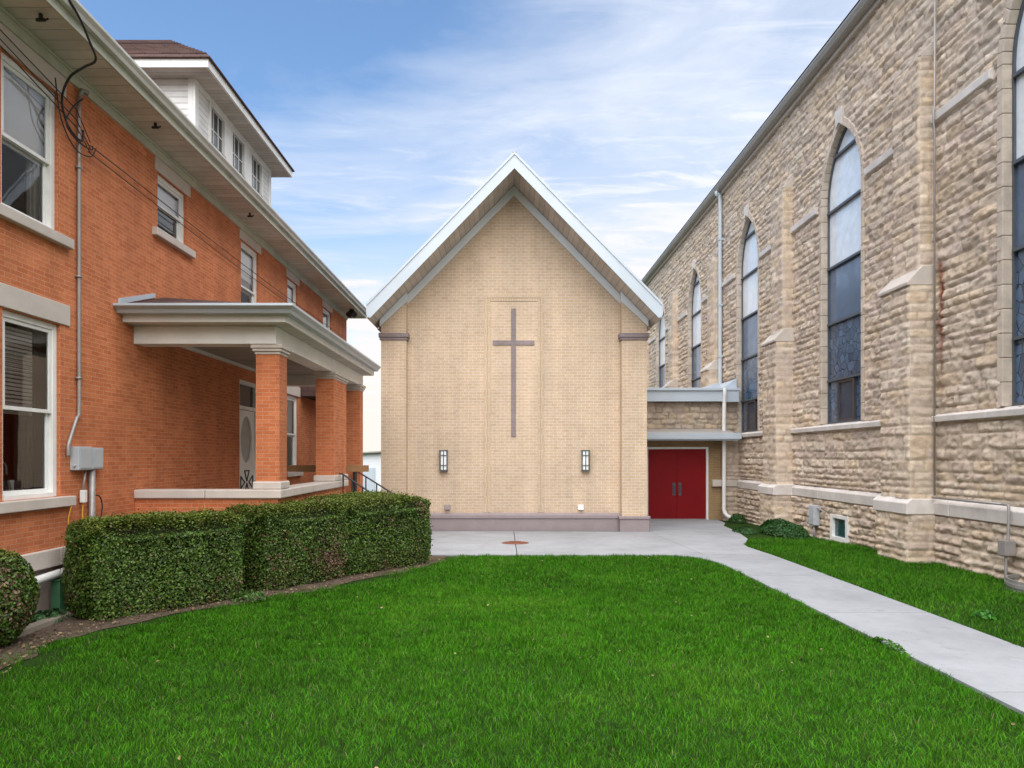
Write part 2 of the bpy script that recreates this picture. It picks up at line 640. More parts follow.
M['stain_low'] = mat_stained('blue_stained_glass', (.02, .04, .08), (.11, .18, .29), 5.0, .10, 1.75, .55, lead=True)
M['stain_mid'] = mat_stained('blue_glazing', (.06, .10, .17), (.12, .18, .28), 1.2, .08, 1.8, .45)
M['stain_sky_reflect'] = mat_stained('sky_reflection_glazing', (.66, .72, .78), (.80, .83, .86), .5, .05, 2.2, .5)  # sky reflection in the upper panels painted in as a pale base colour
M['stain_vent'] = mat_stained('vent_glass', (.025, .03, .045), (.06, .07, .10), 3.0, .12, 1.5)
M['red_door'] = mat_plain('red_door_paint', (.20, .003, .006), .6, .08, 2, .05, spec=.2, dirt=(.13, .004, .008))
M['tan_brick'] = mat_brick('tan_brick', (.36, .235, .115), (.31, .20, .10), (.36, .27, .17), .205, .075, .008, .15, .4)
M['black'] = mat_plain('black_iron', (.018, .018, .02), .45, .2, 8, .05)
M['black_rubber'] = mat_plain('black_cable', (.02, .02, .02), .6, .2, 8, .05)
M['conduit'] = mat_plain('galvanised_conduit', (.33, .31, .30), .45, .12, 6, .05, metal=.3)
M['grey_box'] = mat_plain('grey_meter_box', (.42, .45, .48), .45, .07, 4, .04)
M['yellow'] = mat_plain('yellow_wire', (.65, .38, .03), .5, .1, 6)
M['lamp_glass'] = mat_plain('frosted_lamp_glass', (.80, .84, .86), .25, .03, 3, 0)
M['green_post'] = mat_plain('green_painted_post', (.05, .16, .08), .55, .2, 6, .1)
M['rust'] = mat_plain('rusty_iron', (.20, .07, .04), .75, .25, 9, .4)
M['wood'] = mat_plain('weathered_timber', (.27, .15, .065), .75, .2, 5, .2)
M['parge'] = mat_plain('pink_parged_foundation', (.36, .28, .26), .9, .15, 2.5, .4, dirt=(.22, .18, .16))
M['curb'] = mat_plain('old_concrete_kerb', (.25, .22, .18), .9, .15, 4, .4, dirt=(.14, .12, .09))
M['white_wall'] = mat_plain('white_shed_wall', (.72, .74, .77), .6, .05, 1)
M['teal_glass'] = mat_stained('teal_glass', (.015, .05, .055), (.03, .09, .09), 2.0, .06, 1.6)
M['leaf'] = mat_attr('hedge_leaf', 'tint', .45, .4, trans=.22)
M['grassblade'] = mat_attr('grass_blade', 'tint', .6, .12, trans=.3)
M['core'] = mat_plain('hedge_twigs', (.030, .032, .014), .95, .3, 8, .5)


def make_concrete():
    m, nt, p = new_mat('pale_concrete')
    P = pos(nt)
    a = N(nt, 'ShaderNodeAttribute', attribute_name='tint')
    n1 = noise(nt, P, 0.9, 7, .7)
    n2 = noise(nt, P, 90, 3)
    n3 = noise(nt, P, 4.5, 6, .75)
    r1 = ramp(nt, n1.outputs[0], .3, .7, (.78, .78, .78, 1), (1.08, 1.08, 1.08, 1))
    r2 = ramp(nt, n2.outputs[0], .2, .8, (.88, .88, .88, 1), (1.08, 1.08, 1.08, 1))
    r3 = ramp(nt, n3.outputs[0], .55, .8, (1, 1, 1, 1), (.70, .67, .62, 1))
    c = mix(nt, 1.0, a.outputs[0], r1.outputs[0], 'MULTIPLY')
    c = mix(nt, 1.0, c, r2.outputs[0], 'MULTIPLY')
    c = mix(nt, 1.0, c, r3.outputs[0], 'MULTIPLY')
    nt.links.new(c, p.inputs['Base Color'])
    p.inputs['Roughness'].default_value = .85
    bump(nt, p, n2.outputs[0], .25, .004)
    return m


def make_ground(name, a, b, c, s=3.0, bm=.6):
    m, nt, p = new_mat(name)
    P = pos(nt)
    n1 = noise(nt, P, s, 7, .7)
    n2 = noise(nt, P, s * 14, 5, .7)
    col = mix(nt, ramp(nt, n1.outputs[0], .35, .65).outputs[0], a, b)
    col = mix(nt, ramp(nt, n2.outputs[0], .45, .7).outputs[0], col, c)
    nt.links.new(col, p.inputs['Base Color'])
    p.inputs['Roughness'].default_value = .95
    p.inputs['Specular IOR Level'].default_value = .1
    bump(nt, p, n2.outputs[0], bm, .03)
    return m


M['concrete'] = make_concrete()
M['lawn_soil'] = make_ground('turf_base', (.014, .042, .005), (.022, .060, .007), (.024, .030, .009), 2.0)
M['soil'] = make_ground('bare_soil', (.115, .085, .062), (.165, .125, .095), (.07, .05, .035), 2.5, 1.0)

# ------------------------------------------------------------------ ground, soil, paving
xs = [-600, -60, -20, 0, 20, 60, 600]
ys = [-300, -20, 0, 13.3, 23.1, 60, 1500]
b = MB()
vv = [(x, y, gz(y) - .006) for y in ys for x in xs]
ff = [(j * 7 + i, j * 7 + i + 1, (j + 1) * 7 + i + 1, (j + 1) * 7 + i) for j in range(6) for i in range(6)]
b.add(vv, ff)
struct(b.build('ground', M['lawn_soil']))

BED = [(-4.45, 1.0), (-4.40, 4.0), (-4.32, 5.7), (-4.50, 6.4), (-4.68, 7.2), (-4.40, 7.75), (-3.95, 8.45), (-3.47, 9.0), (-2.55, 10.1), (-1.58, 11.7), (-1.15, 12.8), (-1.02, 13.3)]
bedY = np.array([p[1] for p in BED])
bedX = np.array([p[0] for p in BED])
# soil bed: a gently lumpy sheet from the edge of the lawn to the house
yy = np.linspace(1.0, 13.28, 150)
tt = np.linspace(0, 1, 60)
YY, TT = np.meshgrid(yy, tt, indexing='ij')
XR = np.interp(YY, bedY, bedX) + .02 + (vn(YY * 3, YY * 0 + 2) - .5) * .25
XX = -5.6 + (XR + 5.6) * TT
lump = (fbm(XX * 4, YY * 4, 3, 4) - .35) * .07 * np.minimum(1, np.minimum(TT, 1 - TT) * 6)
ZZ = .002 + np.maximum(lump, 0)
idx = np.arange(YY.size).reshape(YY.shape)
q = np.stack([idx[:-1, :-1], idx[:-1, 1:], idx[1:, 1:], idx[1:, :-1]], -1).reshape(-1, 4)[:, ::-1]
struct(np_mesh('soil_bed', np.stack([XX, YY, ZZ], -1).reshape(-1, 3), [q], M['soil'], smooth=True))

# concrete slabs (path + apron) as one paved surface, each slab with its own tone
slabs = []
jy = [-6.0, -3.0, -.1, 2.75, 5.57, 8.4, 11.0]
for a0, a1 in zip(jy[:-1], jy[1:]):
    slabs.append([(3.80, a0), (5.09, a0), (5.09, a1), (3.80, a1)])
slabs.append([(3.80, 11.0), (5.09, 11.0), (5.08, 13.29), (3.22, 13.29), (3.45, 13.10), (3.62, 12.8), (3.74, 12.4), (3.79, 11.9)])
slabs.append([(-3.9, 13.31), (.225, 13.31), (.225, 18.55), (-3.9, 18.55)])
slabs.append([(.235, 13.31), (3.797, 13.31), (3.797, 18.4), (.235, 18.55)])
slabs.append([(3.80, 13.31), (5.08, 13.31), (5.10, 14.7), (5.22, 15.3), (5.45, 15.8), (5.72, 16.5), (5.95, 17.6), (3.80, 17.6)])
slabs.append([(3.80, 17.61), (5.96, 17.61), (6.22, 19.2), (6.40, 20.5), (6.80, 21.6), (7.0, 23.2), (3.80, 23.2)])
pv = MB()
tints = []
for i, s in enumerate(slabs):
    g = .007 if i < 6 else .003
    cx = sum(p[0] for p in s) / len(s)
    cy = sum(p[1] for p in s) / len(s)
    pts = []
    for (x, y) in s:
        x += g if x < cx else -g
        y += g if y < cy else -g
        pts.append((x, y, gz(y) + .022))
    n0 = len(pv.v)
    pv.prism(pts, (0, 0, -.12))
    t = random.uniform(.92, 1.05)
    tints += [(.330 * t, .341 * t, .362 * t)] * (len(pv.v) - n0)
o = pv.build('path', M['concrete'])
ca = o.data.color_attributes.new('tint', 'FLOAT_COLOR', 'POINT')
for i, t in enumerate(tints):
    ca.data[i].color = (*t, 1)
struct(o)


# ------------------------------------------------------------------ grass
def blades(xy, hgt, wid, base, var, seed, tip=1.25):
    rs = np.random.RandomState(seed)
    n = len(xy)
    ang = rs.rand(n) * 2 * PI
    lean = rs.uniform(.2, 1.1, n) * hgt
    la = rs.rand(n) * 2 * PI
    h = hgt * rs.uniform(.5, 1.2, n) * (.65 + .7 * vn(xy[:, 0] * 7, xy[:, 1] * 7, 3))
    w = wid * rs.uniform(.7, 1.3, n) * .5
    bx, by = xy[:, 0], xy[:, 1]
    bz = np.array([gz(y) for y in by]) - .008
    ca_, sa = np.cos(ang), np.sin(ang)
    lx, ly = np.cos(la) * lean, np.sin(la) * lean
    P = np.zeros((n, 5, 3))
    P[:, 0] = np.stack([bx - ca_ * w, by - sa * w, bz], 1)
    P[:, 1] = np.stack([bx + ca_ * w, by + sa * w, bz], 1)
    mx, my = bx + lx * .35, by + ly * .35
    P[:, 2] = np.stack([mx + ca_ * w * .8, my + sa * w * .8, bz + h * .6], 1)
    P[:, 3] = np.stack([mx - ca_ * w * .8, my - sa * w * .8, bz + h * .6], 1)
    P[:, 4] = np.stack([bx + lx, by + ly, bz + h], 1)
    i0 = np.arange(n) * 5
    q = np.stack([i0, i0 + 1, i0 + 2, i0 + 3], 1)
    t = np.stack([i0 + 3, i0 + 2, i0 + 4], 1)
    clump = fbm(bx * 1.1, by * 1.1, 3, 4)
    fine = vn(bx * 9, by * 9, 8)
    k = (1 + var * (rs.rand(n) - .5) * 2.0 + (clump - .5) * .55 + (fine - .5) * .4)
    yel = np.clip(rs.rand(n) * 1.1 - .72, 0, 1) * 2.2 + np.clip(clump - .56, 0, 1) * 1.2
    c = np.array(base)[None] * k[:, None] + yel[:, None] * np.array([.06, .05, .012])[None]
    dry = rs.rand(n) < .010
    c[dry] = np.array([.26, .22, .11])
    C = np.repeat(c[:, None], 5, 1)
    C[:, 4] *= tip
    return P.reshape(-1, 3), q, t, C.reshape(-1, 3)


def scatter(n, x0, x1, y0, y1, keep, seed):
    rs = np.random.RandomState(seed)
    p = np.stack([rs.uniform(x0, x1, n), rs.uniform(y0, y1, n)], 1)
    return p[keep(p[:, 0], p[:, 1], rs.rand(n))]


def lawn_keep(x, y, r):
    e = np.interp(y, bedY, bedX) + (vn(x * 2.5, y * 2.5, 4) - .5) * .55 + (vn(x * 8, y * 8, 14) - .5) * .35
    d = x - e
    pl = np.where(y < 12.0, 3.80, np.interp(y, [12.0, 12.6, 13.0, 13.3], [3.79, 3.70, 3.5, 3.22])) - .01
    pl = pl + (vn(y * 6, y * 0 + 5, 2) - .35) * .09
    front = 13.31 + (vn(x * 5, x * 0 + 1, 6) - .45) * .12
    thin = np.clip(d / .35, 0, 1) * np.clip((front - y) / .25 + .35, 0, 1)
    return (x < pl) & (y < front) & (r < thin)


def strip_keep(x, y, r):
    lft = np.interp(y, [0, 13.3, 14.7, 15.3, 15.8, 16.5, 17.6, 19.2, 20.5, 21.6, 23], [5.1, 5.1, 5.12, 5.24, 5.47, 5.74, 5.97, 6.24, 6.42, 6.82, 7.0])
    lft = lft + .01 - (vn(y * 6, y * 0 + 9, 2) - .35) * .09
    wall = np.where(np.abs(((y - 12.95 + 3.075) % 6.15) - 3.075) < .56, 7.15, 7.66)
    bare = np.clip((17.0 - y) / 1.4, 0.0, 1)
    return (x > lft) & (x < wall) & (r < bare)


GB = (.040, .165, .0045)
parts = []
for (n, y0, y1, h, w, sd) in ((190000, 2.4, 6.5, .046, .0044, 1), (170000, 6.5, 10, .050, .0056, 2), (90000, 10, 13.4, .055, .0072, 3)):
    parts.append(blades(scatter(n, -4.8, 3.85, y0, y1, lawn_keep, sd), h, w, GB, .7, sd + 10))
parts.append(blades(scatter(26000, 5.05, 7.7, 3.5, 9, strip_keep, 5), .055, .005, GB, .7, 22))
parts.append(blades(scatter(52000, 5.05, 7.7, 9, 17.5, strip_keep, 4), .06, .0062, GB, .7, 21))


def join_parts(parts):
    V, Q, T, C, n = [], [], [], [], 0
    for v, q, t, c in parts:
        V.append(v); Q.append(q + n); T.append(t + n); C.append(c); n += len(v)
    return np.concatenate(V), [np.concatenate(Q), np.concatenate(T)], np.concatenate(C)


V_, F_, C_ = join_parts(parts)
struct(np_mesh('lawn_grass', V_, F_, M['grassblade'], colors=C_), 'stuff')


# ------------------------------------------------------------------ foliage
def leaves(P, nrm, size, cols, seed, curl=.25, up=.3):
    """diamond leaves (two tris folded on the midrib) at P facing roughly nrm"""
    rs = np.random.RandomState(seed)
    n = len(P)
    d = nrm + rs.normal(0, .55, (n, 3)) + np.array([0, 0, up])
    d /= np.linalg.norm(d, axis=1)[:, None]
    r = rs.normal(0, 1, (n, 3))
    a = np.cross(d, r)
    a /= np.linalg.norm(a, axis=1)[:, None]
    bvec = np.cross(d, a)
    L = size * rs.uniform(.7, 1.3, n)[:, None]
    W = L * .30
    v = np.zeros((n, 6, 3))
    v[:, 0] = P - a * L * .5
    v[:, 1] = P + bvec * W - a * L * .1 + d * L * curl * .5
    v[:, 2] = P + bvec * W * .8 + a * L * .2 + d * L * curl * .5
    v[:, 3] = P + a * L * .5
    v[:, 4] = P - bvec * W * .8 + a * L * .2 + d * L * curl * .5
    v[:, 5] = P - bvec * W - a * L * .1 + d * L * curl * .5
    i0 = np.arange(n) * 6
    q = np.concatenate([np.stack([i0, i0 + 3, i0 + 2, i0 + 1], 1), np.stack([i0, i0 + 5, i0 + 4, i0 + 3], 1)])
    C = np.repeat(cols[:, None], 6, 1)
    return v.reshape(-1, 3), q, C.reshape(-1, 3)


def leaf_cols(P, n, seed, dead=None, topz=None):
    rs = np.random.RandomState(seed)
    cl = fbm(P[:, 0] * 3 + P[:, 2] * 2, P[:, 1] * 3 - P[:, 2] * 2.5, 2, 4)
    k = .42 + 1.15 * rs.rand(n) ** 1.5 * (.4 + 1.2 * cl)
    c = np.array([.056, .110, .014])[None] * k[:, None] * 1.25
    if topz is not None:   # fresh yellow-green growth on the clipped top
        fresh = np.maximum(sstep(topz - .16, topz - .02, P[:, 2]) * rs.rand(n), (rs.rand(n) < .10) * .6)
        c = c * (1 - fresh[:, None] * .8) + np.array([.20, .21, .035])[None] * fresh[:, None] * .8
    br = rs.rand(n) < .014
    c[br] = np.array([.22, .15, .08]) * rs.uniform(.6, 1.2, br.sum())[:, None]
    if dead is not None:
        dm = dead(P) > rs.rand(n)
        c[dm] = np.array([.17, .105, .06]) * rs.uniform(.5, 1.4, dm.sum())[:, None]
    return c


def hedge(name, label, cat, A, B, depth, h, n, seed, group=None, size=.033):
    """clipped hedge: front line from A to B (ground), `depth` to the back, rounded box"""
    A, B = np.array(A, float), np.array(B, float)
    L = np.linalg.norm(B - A)
    u = (B - A) / L
    w = np.array([-u[1], u[0]])            # to the back
    C0 = (A + B) / 2 + w * depth / 2
    rs = np.random.RandomState(seed)
    # points on a superellipsoid box shell
    hx, hy = L / 2, depth / 2
    area = [L * h, L * h * .6, depth * h, depth * h, L * depth * 1.7]
    pr = np.array(area) / sum(area)
    side = rs.choice(5, n, p=pr)
    a, c = rs.uniform(-1, 1, n), rs.uniform(0, 1, n)
    lx = np.where(side < 2, a, np.where(side == 2, -1, np.where(side == 3, 1, a)))
    ly = np.where(side == 0, -1, np.where(side == 1, 1, np.where(side < 4, a, rs.uniform(-1, 1, n))))
    lz = np.where(side < 4, c, 1.0)
    # round the vertical corners and shoulders
    sx, sy = lx * hx, ly * hy
    rc = min(.34, hy * .85)
    ex, ey = np.maximum(np.abs(sx) - (hx - rc), 0), np.maximum(np.abs(sy) - (hy - rc), 0)
    el = np.hypot(ex, ey)
    k = np.where(el > rc, rc / np.maximum(el, 1e-6), 1)
    sx = np.sign(sx) * (np.minimum(np.abs(sx), hx - rc) + ex * k)
    sy = np.sign(sy) * (np.minimum(np.abs(sy), hy - rc) + ey * k)
    edge = np.maximum(np.abs(sx) / hx, np.abs(sy) / hy)
    z = lz * h
    shoulder = np.clip((edge - .72) / .28, 0, 1)
    z = np.where(z > h - .21 * shoulder ** 2, h - .21 * shoulder ** 2, z)
    z = z * (1 - 0) + 0.03
    inner = rs.rand(n) ** 2 * .16
    low = 1 - np.clip(1 - z / .30, 0, 1) * .16      # slightly drawn in at the foot
    wav = 1 + (fbm(sx * 1.8 + seed, sy * 1.8 + z * 1.6, seed, 3) - .5) * .30 + (fbm(sx * 6 + seed, sy * 6 + z * 5, seed + 5, 2) - .5) * .09
    f = np.where(side == 4, 1.0, 1 - inner) * wav * low
    fx = np.where(np.abs(sx) > hx - .4, (np.abs(sx) - (hx - .4)) * 1, 0)
    sx2 = np.sign(sx) * (np.minimum(np.abs(sx), hx - .4) + fx * f) if hx > .4 else sx * f
    sy2 = sy * f
    z2 = np.where(side == 4, z - inner * .35 + (wav - 1) * .35, z)
    nx, ny, nz = np.where(side == 3, 1, np.where(side == 2, -1, 0)), np.where(side == 0, -1, np.where(side == 1, 1, 0)), (side == 4) * 1.0
    P = np.stack([C0[0] + u[0] * sx2 + w[0] * sy2, C0[1] + u[1] * sx2 + w[1] * sy2, z2], 1)
    NR = np.stack([u[0] * nx + w[0] * ny, u[1] * nx + w[1] * ny, nz], 1)

    def dead(Q):
        t = fbm(Q[:, 0] * 2.2 + seed, Q[:, 2] * 2.6 + Q[:, 1], 9, 3)
        lowm = np.clip(1 - Q[:, 2] / .45, 0, 1)
        return np.clip((t - .66) * 3.2, 0, .5) + lowm * np.clip((t - .38) * 1.6, 0, .5) + .75 * np.exp(-((Q[:, 0] + 2.62) ** 2 + (Q[:, 1] - 10.6) ** 2) / .05 - (Q[:, 2] - .45) ** 2 / .12) * .7
    # clipped but not perfect: every leaf a little off, some shoots standing proud
    P = P + rs.normal(0, .014, (n, 3))
    sh = rs.rand(n) < .035
    P[sh] += NR[sh] * rs.uniform(.01, .075, sh.sum())[:, None]
    cols = leaf_cols(P, n, seed + 1, dead, h + .02)
    v, q, c = leaves(P, NR, size, cols, seed + 2)
    root = thing(name, label, cat, (C0[0], C0[1], 0), group)
    np_mesh('foliage', v, [q], M['leaf'], root, c)
    # inner mass of twigs and shaded leaves, lumpy
    cb = MB()
    nu, nv_ = 24, 8
    for iz in range(nv_ + 1):
        zf = iz / nv_
        ins = .90 if iz < nv_ - 1 else (.86 if iz < nv_ else .66)
        for iu in range(nu):
            th = iu / nu * 2 * PI
            cx, sy_ = math.cos(th), math.sin(th)
            p = 12
            rr = (abs(cx) ** p + abs(sy_) ** p) ** (-1 / p)
            wv = 1 + .10 * math.sin(th * 7 + iz * 2.1 + seed) * .5
            ax_, ay_ = cx * rr * (hx - .07) * min(ins + .06, .95) * wv, sy_ * rr * (hy - .12) * ins * wv
            cb.v.append((C0[0] + u[0] * ax_ + w[0] * ay_, C0[1] + u[1] * ax_ + w[1] * ay_, .04 + zf * (h - .09)))
    for iz in range(nv_):
        for iu in range(nu):
            cb.f.append((iz * nu + iu, iz * nu + (iu + 1) % nu, (iz + 1) * nu + (iu + 1) % nu, (iz + 1) * nu + iu))
            cb.m.append(0)
    cb.f.append(tuple(nv_ * nu + k for k in range(nu)))
    cb.m.append(0)
    cb.build('twigs', M['core'], root)
    # stems to the ground
    for i in range(5):
        st = MB()
        s = rs.uniform(-.8, .8) * hx
        d_ = rs.uniform(-.5, .5) * hy
        x, y = C0[0] + u[0] * s + w[0] * d_, C0[1] + u[1] * s + w[1] * d_
        st.tube([(x, y, -.02), (x + rs.uniform(-.08, .08), y + rs.uniform(-.08, .08), .4)], [.02, .012], 6)
        st.build('stem', M['core'], root)
    return root


hedge('hedge', 'first and nearest clipped hedge block, beside the house corner, widest of the three', 'hedge', (-4.66, 7.80), (-3.36, 9.32), 1.0, 1.11, 52000, 31, 'clipped hedge blocks along the bed')
hedge('hedge', 'middle clipped hedge block, brown twiggy patch on its front, in front of the porch wall', 'hedge', (-3.32, 9.60), (-2.34, 10.90), 1.15, 1.15, 36000, 32, 'clipped hedge blocks along the bed')
hedge('hedge', 'farthest clipped hedge block, ending beside the concrete apron of the chapel', 'hedge', (-2.44, 10.83), (-1.17, 12.42), 1.45, 1.16, 50000, 33, 'clipped hedge blocks along the bed')
def ball_shrub(name, label, c, r, n, seed):
    rs = np.random.RandomState(seed)
    d = rs.normal(0, 1, (n, 3))
    d /= np.linalg.norm(d, axis=1)[:, None]
    d[:, 2] = np.maximum(d[:, 2], -.93)
    f = (1 - rs.rand(n) ** 2 * .2) * (.92 + .22 * fbm(d[:, 0] * 3 + 5, d[:, 1] * 3 + d[:, 2] * 3, seed, 3))
    P = np.array(c)[None] + d * np.array(r)[None] * f[:, None]
    cols = leaf_cols(P, n, seed + 1, lambda Q: np.clip((fbm(Q[:, 1] * 3, Q[:, 2] * 3, 4, 3) - .6) * 3, 0, .5), c[2] + r[2])
    v, q, C = leaves(P, d, .036, cols, seed + 2)
    root = thing(name, label, 'shrub', (c[0], c[1], 0))
    np_mesh('foliage', v, [q], M['leaf'], root, C)
    k_ = MB()
    nl, nr = 16, 9
    rows = [[(c[0] + math.cos(i * 2 * PI / nl) * math.sin(PI * j / nr) * r[0] * .8, c[1] + math.sin(i * 2 * PI / nl) * math.sin(PI * j / nr) * r[1] * .8, c[2] - math.cos(PI * j / nr) * r[2] * .8) for i in range(nl)] for j in range(1, nr)]
    for j in range(len(rows) - 1):
        for i in range(nl):
            k_.quad(rows[j][i], rows[j][(i + 1) % nl], rows[j + 1][(i + 1) % nl], rows[j + 1][i])
    k_.build('twigs', M['core'], root)
    MB().tube([(c[0], c[1], -.02), (c[0], c[1], .3)], [.04, .03], 8).build('stem', M['core'], root)


ball_shrub('rounded_shrub', 'single rounded clipped shrub at the left edge, on bare soil', (-5.12, 6.85, .49), (.42, .50, .50), 15000, 35)


def mound(name, label, cx, cy, rx, ry, h, n, seed, size=.05, base=(.022, .085, .012), group=None):
    rs = np.random.RandomState(seed)
    th, rr = rs.rand(n) * 2 * PI, np.sqrt(rs.rand(n))
    bx, by = np.cos(th) * rr, np.sin(th) * rr
    lump = .6 + .8 * fbm(bx * 2 + seed, by * 2, seed, 3)
    z = h * np.sqrt(np.clip(1 - rr ** 2, 0, 1)) * lump * rs.uniform(.45, 1, n)
    P = np.stack([cx + bx * rx, cy + by * ry, gz(cy) + z + .01], 1)
    NR = np.stack([bx, by, np.ones(n) * .8], 1)
    c = np.array(base)[None] * (.5 + rs.rand(n) * 1.0)[:, None]
    v, q, C = leaves(P, NR, size, c, seed + 1)
    o = np_mesh(name, v, [q], M['leaf'], None, C)
    o.data.transform(__import__('mathutils').Matrix.Translation((-cx, -cy, -gz(cy))))
    o.location = (cx, cy, gz(cy))
    tag(o, label, 'plant', group)
    return o


mound('low_shrub', 'wide dark green low shrub against the stone wall beside the grey utility box', 7.05, 17.75, .45, 1.15, .34, 5500, 51)
mound('low_plant', 'small dark leafy plant at the bend of the path, nearest the paving', 6.25, 18.3, .25, .55, .16, 1100, 52)
mound('low_plant', 'small green plant in the shaded corner beside the white downspout', 7.3, 22.0, .25, .4, .26, 1000, 53)
mound('weed', 'broad-leaved weed in the grass strip below the stone wall', 5.62, 8.2, .13, .13, .07, 80, 54, .06, (.035, .16, .012))
mound('weed', 'sprawling weed on the lawn side of the path edge', 3.80, 6.9, .06, .30, .07, 130, 55, .04, (.05, .15, .012))
mound('weed', 'leafy weeds at the foot of the second hedge block', -3.35, 9.15, .24, .18, .14, 260, 57, .045, (.045, .11, .014))
mound('weed', 'pale weeds growing in the sunken basement well by the house', -5.25, 8.05, .20, .28, .10, 260, 58, .06, (.05, .12, .04))

# fallen leaves on the soil
rs = np.random.RandomState(77)
n = 900
py = rs.uniform(5.0, 13.0, n)
px = np.interp(py, bedY, bedX) - np.abs(rs.normal(0, .35, n)) + .1
P = np.stack([px, py, np.full(n, .035)], 1)
c = np.array([.20, .14, .08])[None] * rs.uniform(.4, 1.5, n)[:, None]
v, q, C = leaves(P, np.tile([0, 0, 1.0], (n, 1)), .035, c, 78)
lx, ly = rs.uniform(-4, 3.6, 70), rs.uniform(4, 13, 70)
ok = lx > np.interp(ly, bedY, bedX)
P2 = np.stack([lx[ok], ly[ok], np.full(ok.sum(), .045)], 1)
c2 = np.array([.30, .23, .11])[None] * rs.uniform(.6, 1.3, ok.sum())[:, None]
v2, q2, C2 = leaves(P2, np.tile([0, 0, 1.0], (ok.sum(), 1)), .032, c2, 79)
q = np.concatenate([q, q2 + len(v)])
v, C = np.concatenate([v, v2]), np.concatenate([C, C2])
struct(np_mesh('leaf_litter', v, [q], M['leaf'], None, C), 'stuff')

# ================================================================== BRICK HOUSE
HX, HY0, HY1 = -5.5, 1.0, 24.3      # wall plane, near end, far end
HBACK = -14.5
house = thing('brick_house', 'two-storey orange brick house with white-gutter porch and hipped dormer', 'house', (HX, 12.0, 0))
WIN = [  # y0, y1, z0, z1, kind
    (7.66, 8.66, 1.40, 3.52, 'kitchen'),
    (7.64, 8.62, 4.62, 6.36, 'big'),
    (11.08, 12.08, 5.48, 6.40, 'small'),
    (14.58, 15.62, 4.60, 6.42, 'tall'),
    (17.69, 18.55, 5.30, 6.42, 'small'),
    (21.15, 22.15, 5.30, 6.42, 'small'),
    (17.66, 18.62, 1.50, 3.46, 'tall'),
]
DOOR = (14.50, 15.56, .78, 3.50)
opens = [w[:4] for w in WIN] + [DOOR]
yl = sorted({HY0, HY1, *[o[0] for o in opens], *[o[1] for o in opens]})
zl = sorted({.77, 6.66, *[o[2] for o in opens], *[o[3] for o in opens]})
wb = MB()
for i in range(len(yl) - 1):
    for j in range(len(zl) - 1):
        cy, cz = (yl[i] + yl[i + 1]) / 2, (zl[j] + zl[j + 1]) / 2
        if any(o[0] < cy < o[1] and o[2] < cz < o[3] for o in opens):
            continue
        wb.quad((HX, yl[i], zl[j]), (HX, yl[i + 1], zl[j]), (HX, yl[i + 1], zl[j + 1]), (HX, yl[i], zl[j + 1]))
RV = .13
for (a0, a1, c0, c1) in opens:
    wb.quad((HX, a0, c0), (HX, a0, c1), (HX - RV, a0, c1), (HX - RV, a0, c0))
    wb.quad((HX, a1, c1), (HX, a1, c0), (HX - RV, a1, c0), (HX - RV, a1, c1))
    wb.quad((HX, a0, c1), (HX, a1, c1), (HX - RV, a1, c1), (HX - RV, a0, c1))
    wb.quad((HX, a1, c0), (HX, a0, c0), (HX - RV, a0, c0), (HX - RV, a1, c0))
# end walls and back
wb.quad((HBACK, HY0, .77), (HX, HY0, .77), (HX, HY0, 6.66), (HBACK, HY0, 6.66))
wb.quad((HX, HY1, .77), (HBACK, HY1, .77), (HBACK, HY1, 6.66), (HX, HY1, 6.66))
wb.quad((HBACK, HY1, .77), (HBACK, HY0, .77), (HBACK, HY0, 6.66), (HBACK, HY1, 6.66))
wb.build('wall', M['house_brick'], house)
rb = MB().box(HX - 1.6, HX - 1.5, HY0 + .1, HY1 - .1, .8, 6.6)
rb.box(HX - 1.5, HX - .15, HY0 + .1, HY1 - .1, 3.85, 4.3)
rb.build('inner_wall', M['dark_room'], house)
fb = MB().box(HBACK + .02, HX - .02, HY0 + .02, HY1 - .02, -.4, .56)
fb.build('foundation', M['parge'], house)
tb = MB()
y = HY0 - .03
while y < HY1:
    y2 = min(y + random.uniform(1.0, 1.7), HY1 + .04)
    tb.box(HX - .15, HX + .05, y, y2 - .006, .56, .775)
    y = y2
tb.build('water_table', M['lintel'], house, bevel=.012)
# frieze, soffit, fascia, gutter on all four sides (front one in detail)
EX, SZ = -4.90, 6.77
fz = MB().box(HX - .02, HX + .035, HY0 - .03, HY1 + .035, 6.62, 6.775)
fz.box(HX + .035, HX + .06, HY0 - .03, HY1 + .035, 6.735, 6.772)
fz.box(HBACK, HX - .021, HY1 + .001, HY1 + .035, 6.62, 6.775)
fz.box(HBACK, HX - .021, HY0 - .035, HY0 - .001, 6.62, 6.775)
fz.build('frieze', M['frieze_paint'], house, bevel=.006)
sf = MB()
EY0, EY1 = HY0 - .55, HY1 + .45
sf.box(HBACK - .5, EX - .02, EY0, EY1, SZ + .006, SZ + .03)
sf.build('soffit', M['soffit_x'], house)
fa = MB()
fa.box(EX - .02, EX + .012, EY0, EY1, SZ - .012, SZ + .20)
fa.box(HBACK - .5, EX - .021, EY1 - .03, EY1, SZ - .012, SZ + .20)
fa.box(HBACK - .5, EX - .021, EY0, EY0 + .03, SZ - .012, SZ + .20)
fa.build('fascia', M['frieze_paint'], house, bevel=.005)


def gutter_profile(x, z, sgn=1, s=1.0):
    """K-style gutter section in (x,z); back at x, opening outward by sgn"""
    return [(x, z), (x + sgn * .065 * s, z), (x + sgn * .08 * s, z + .045 * s), (x + sgn * .115 * s, z + .085 * s), (x + sgn * .115 * s, z + .12 * s), (x, z + .12 * s)]


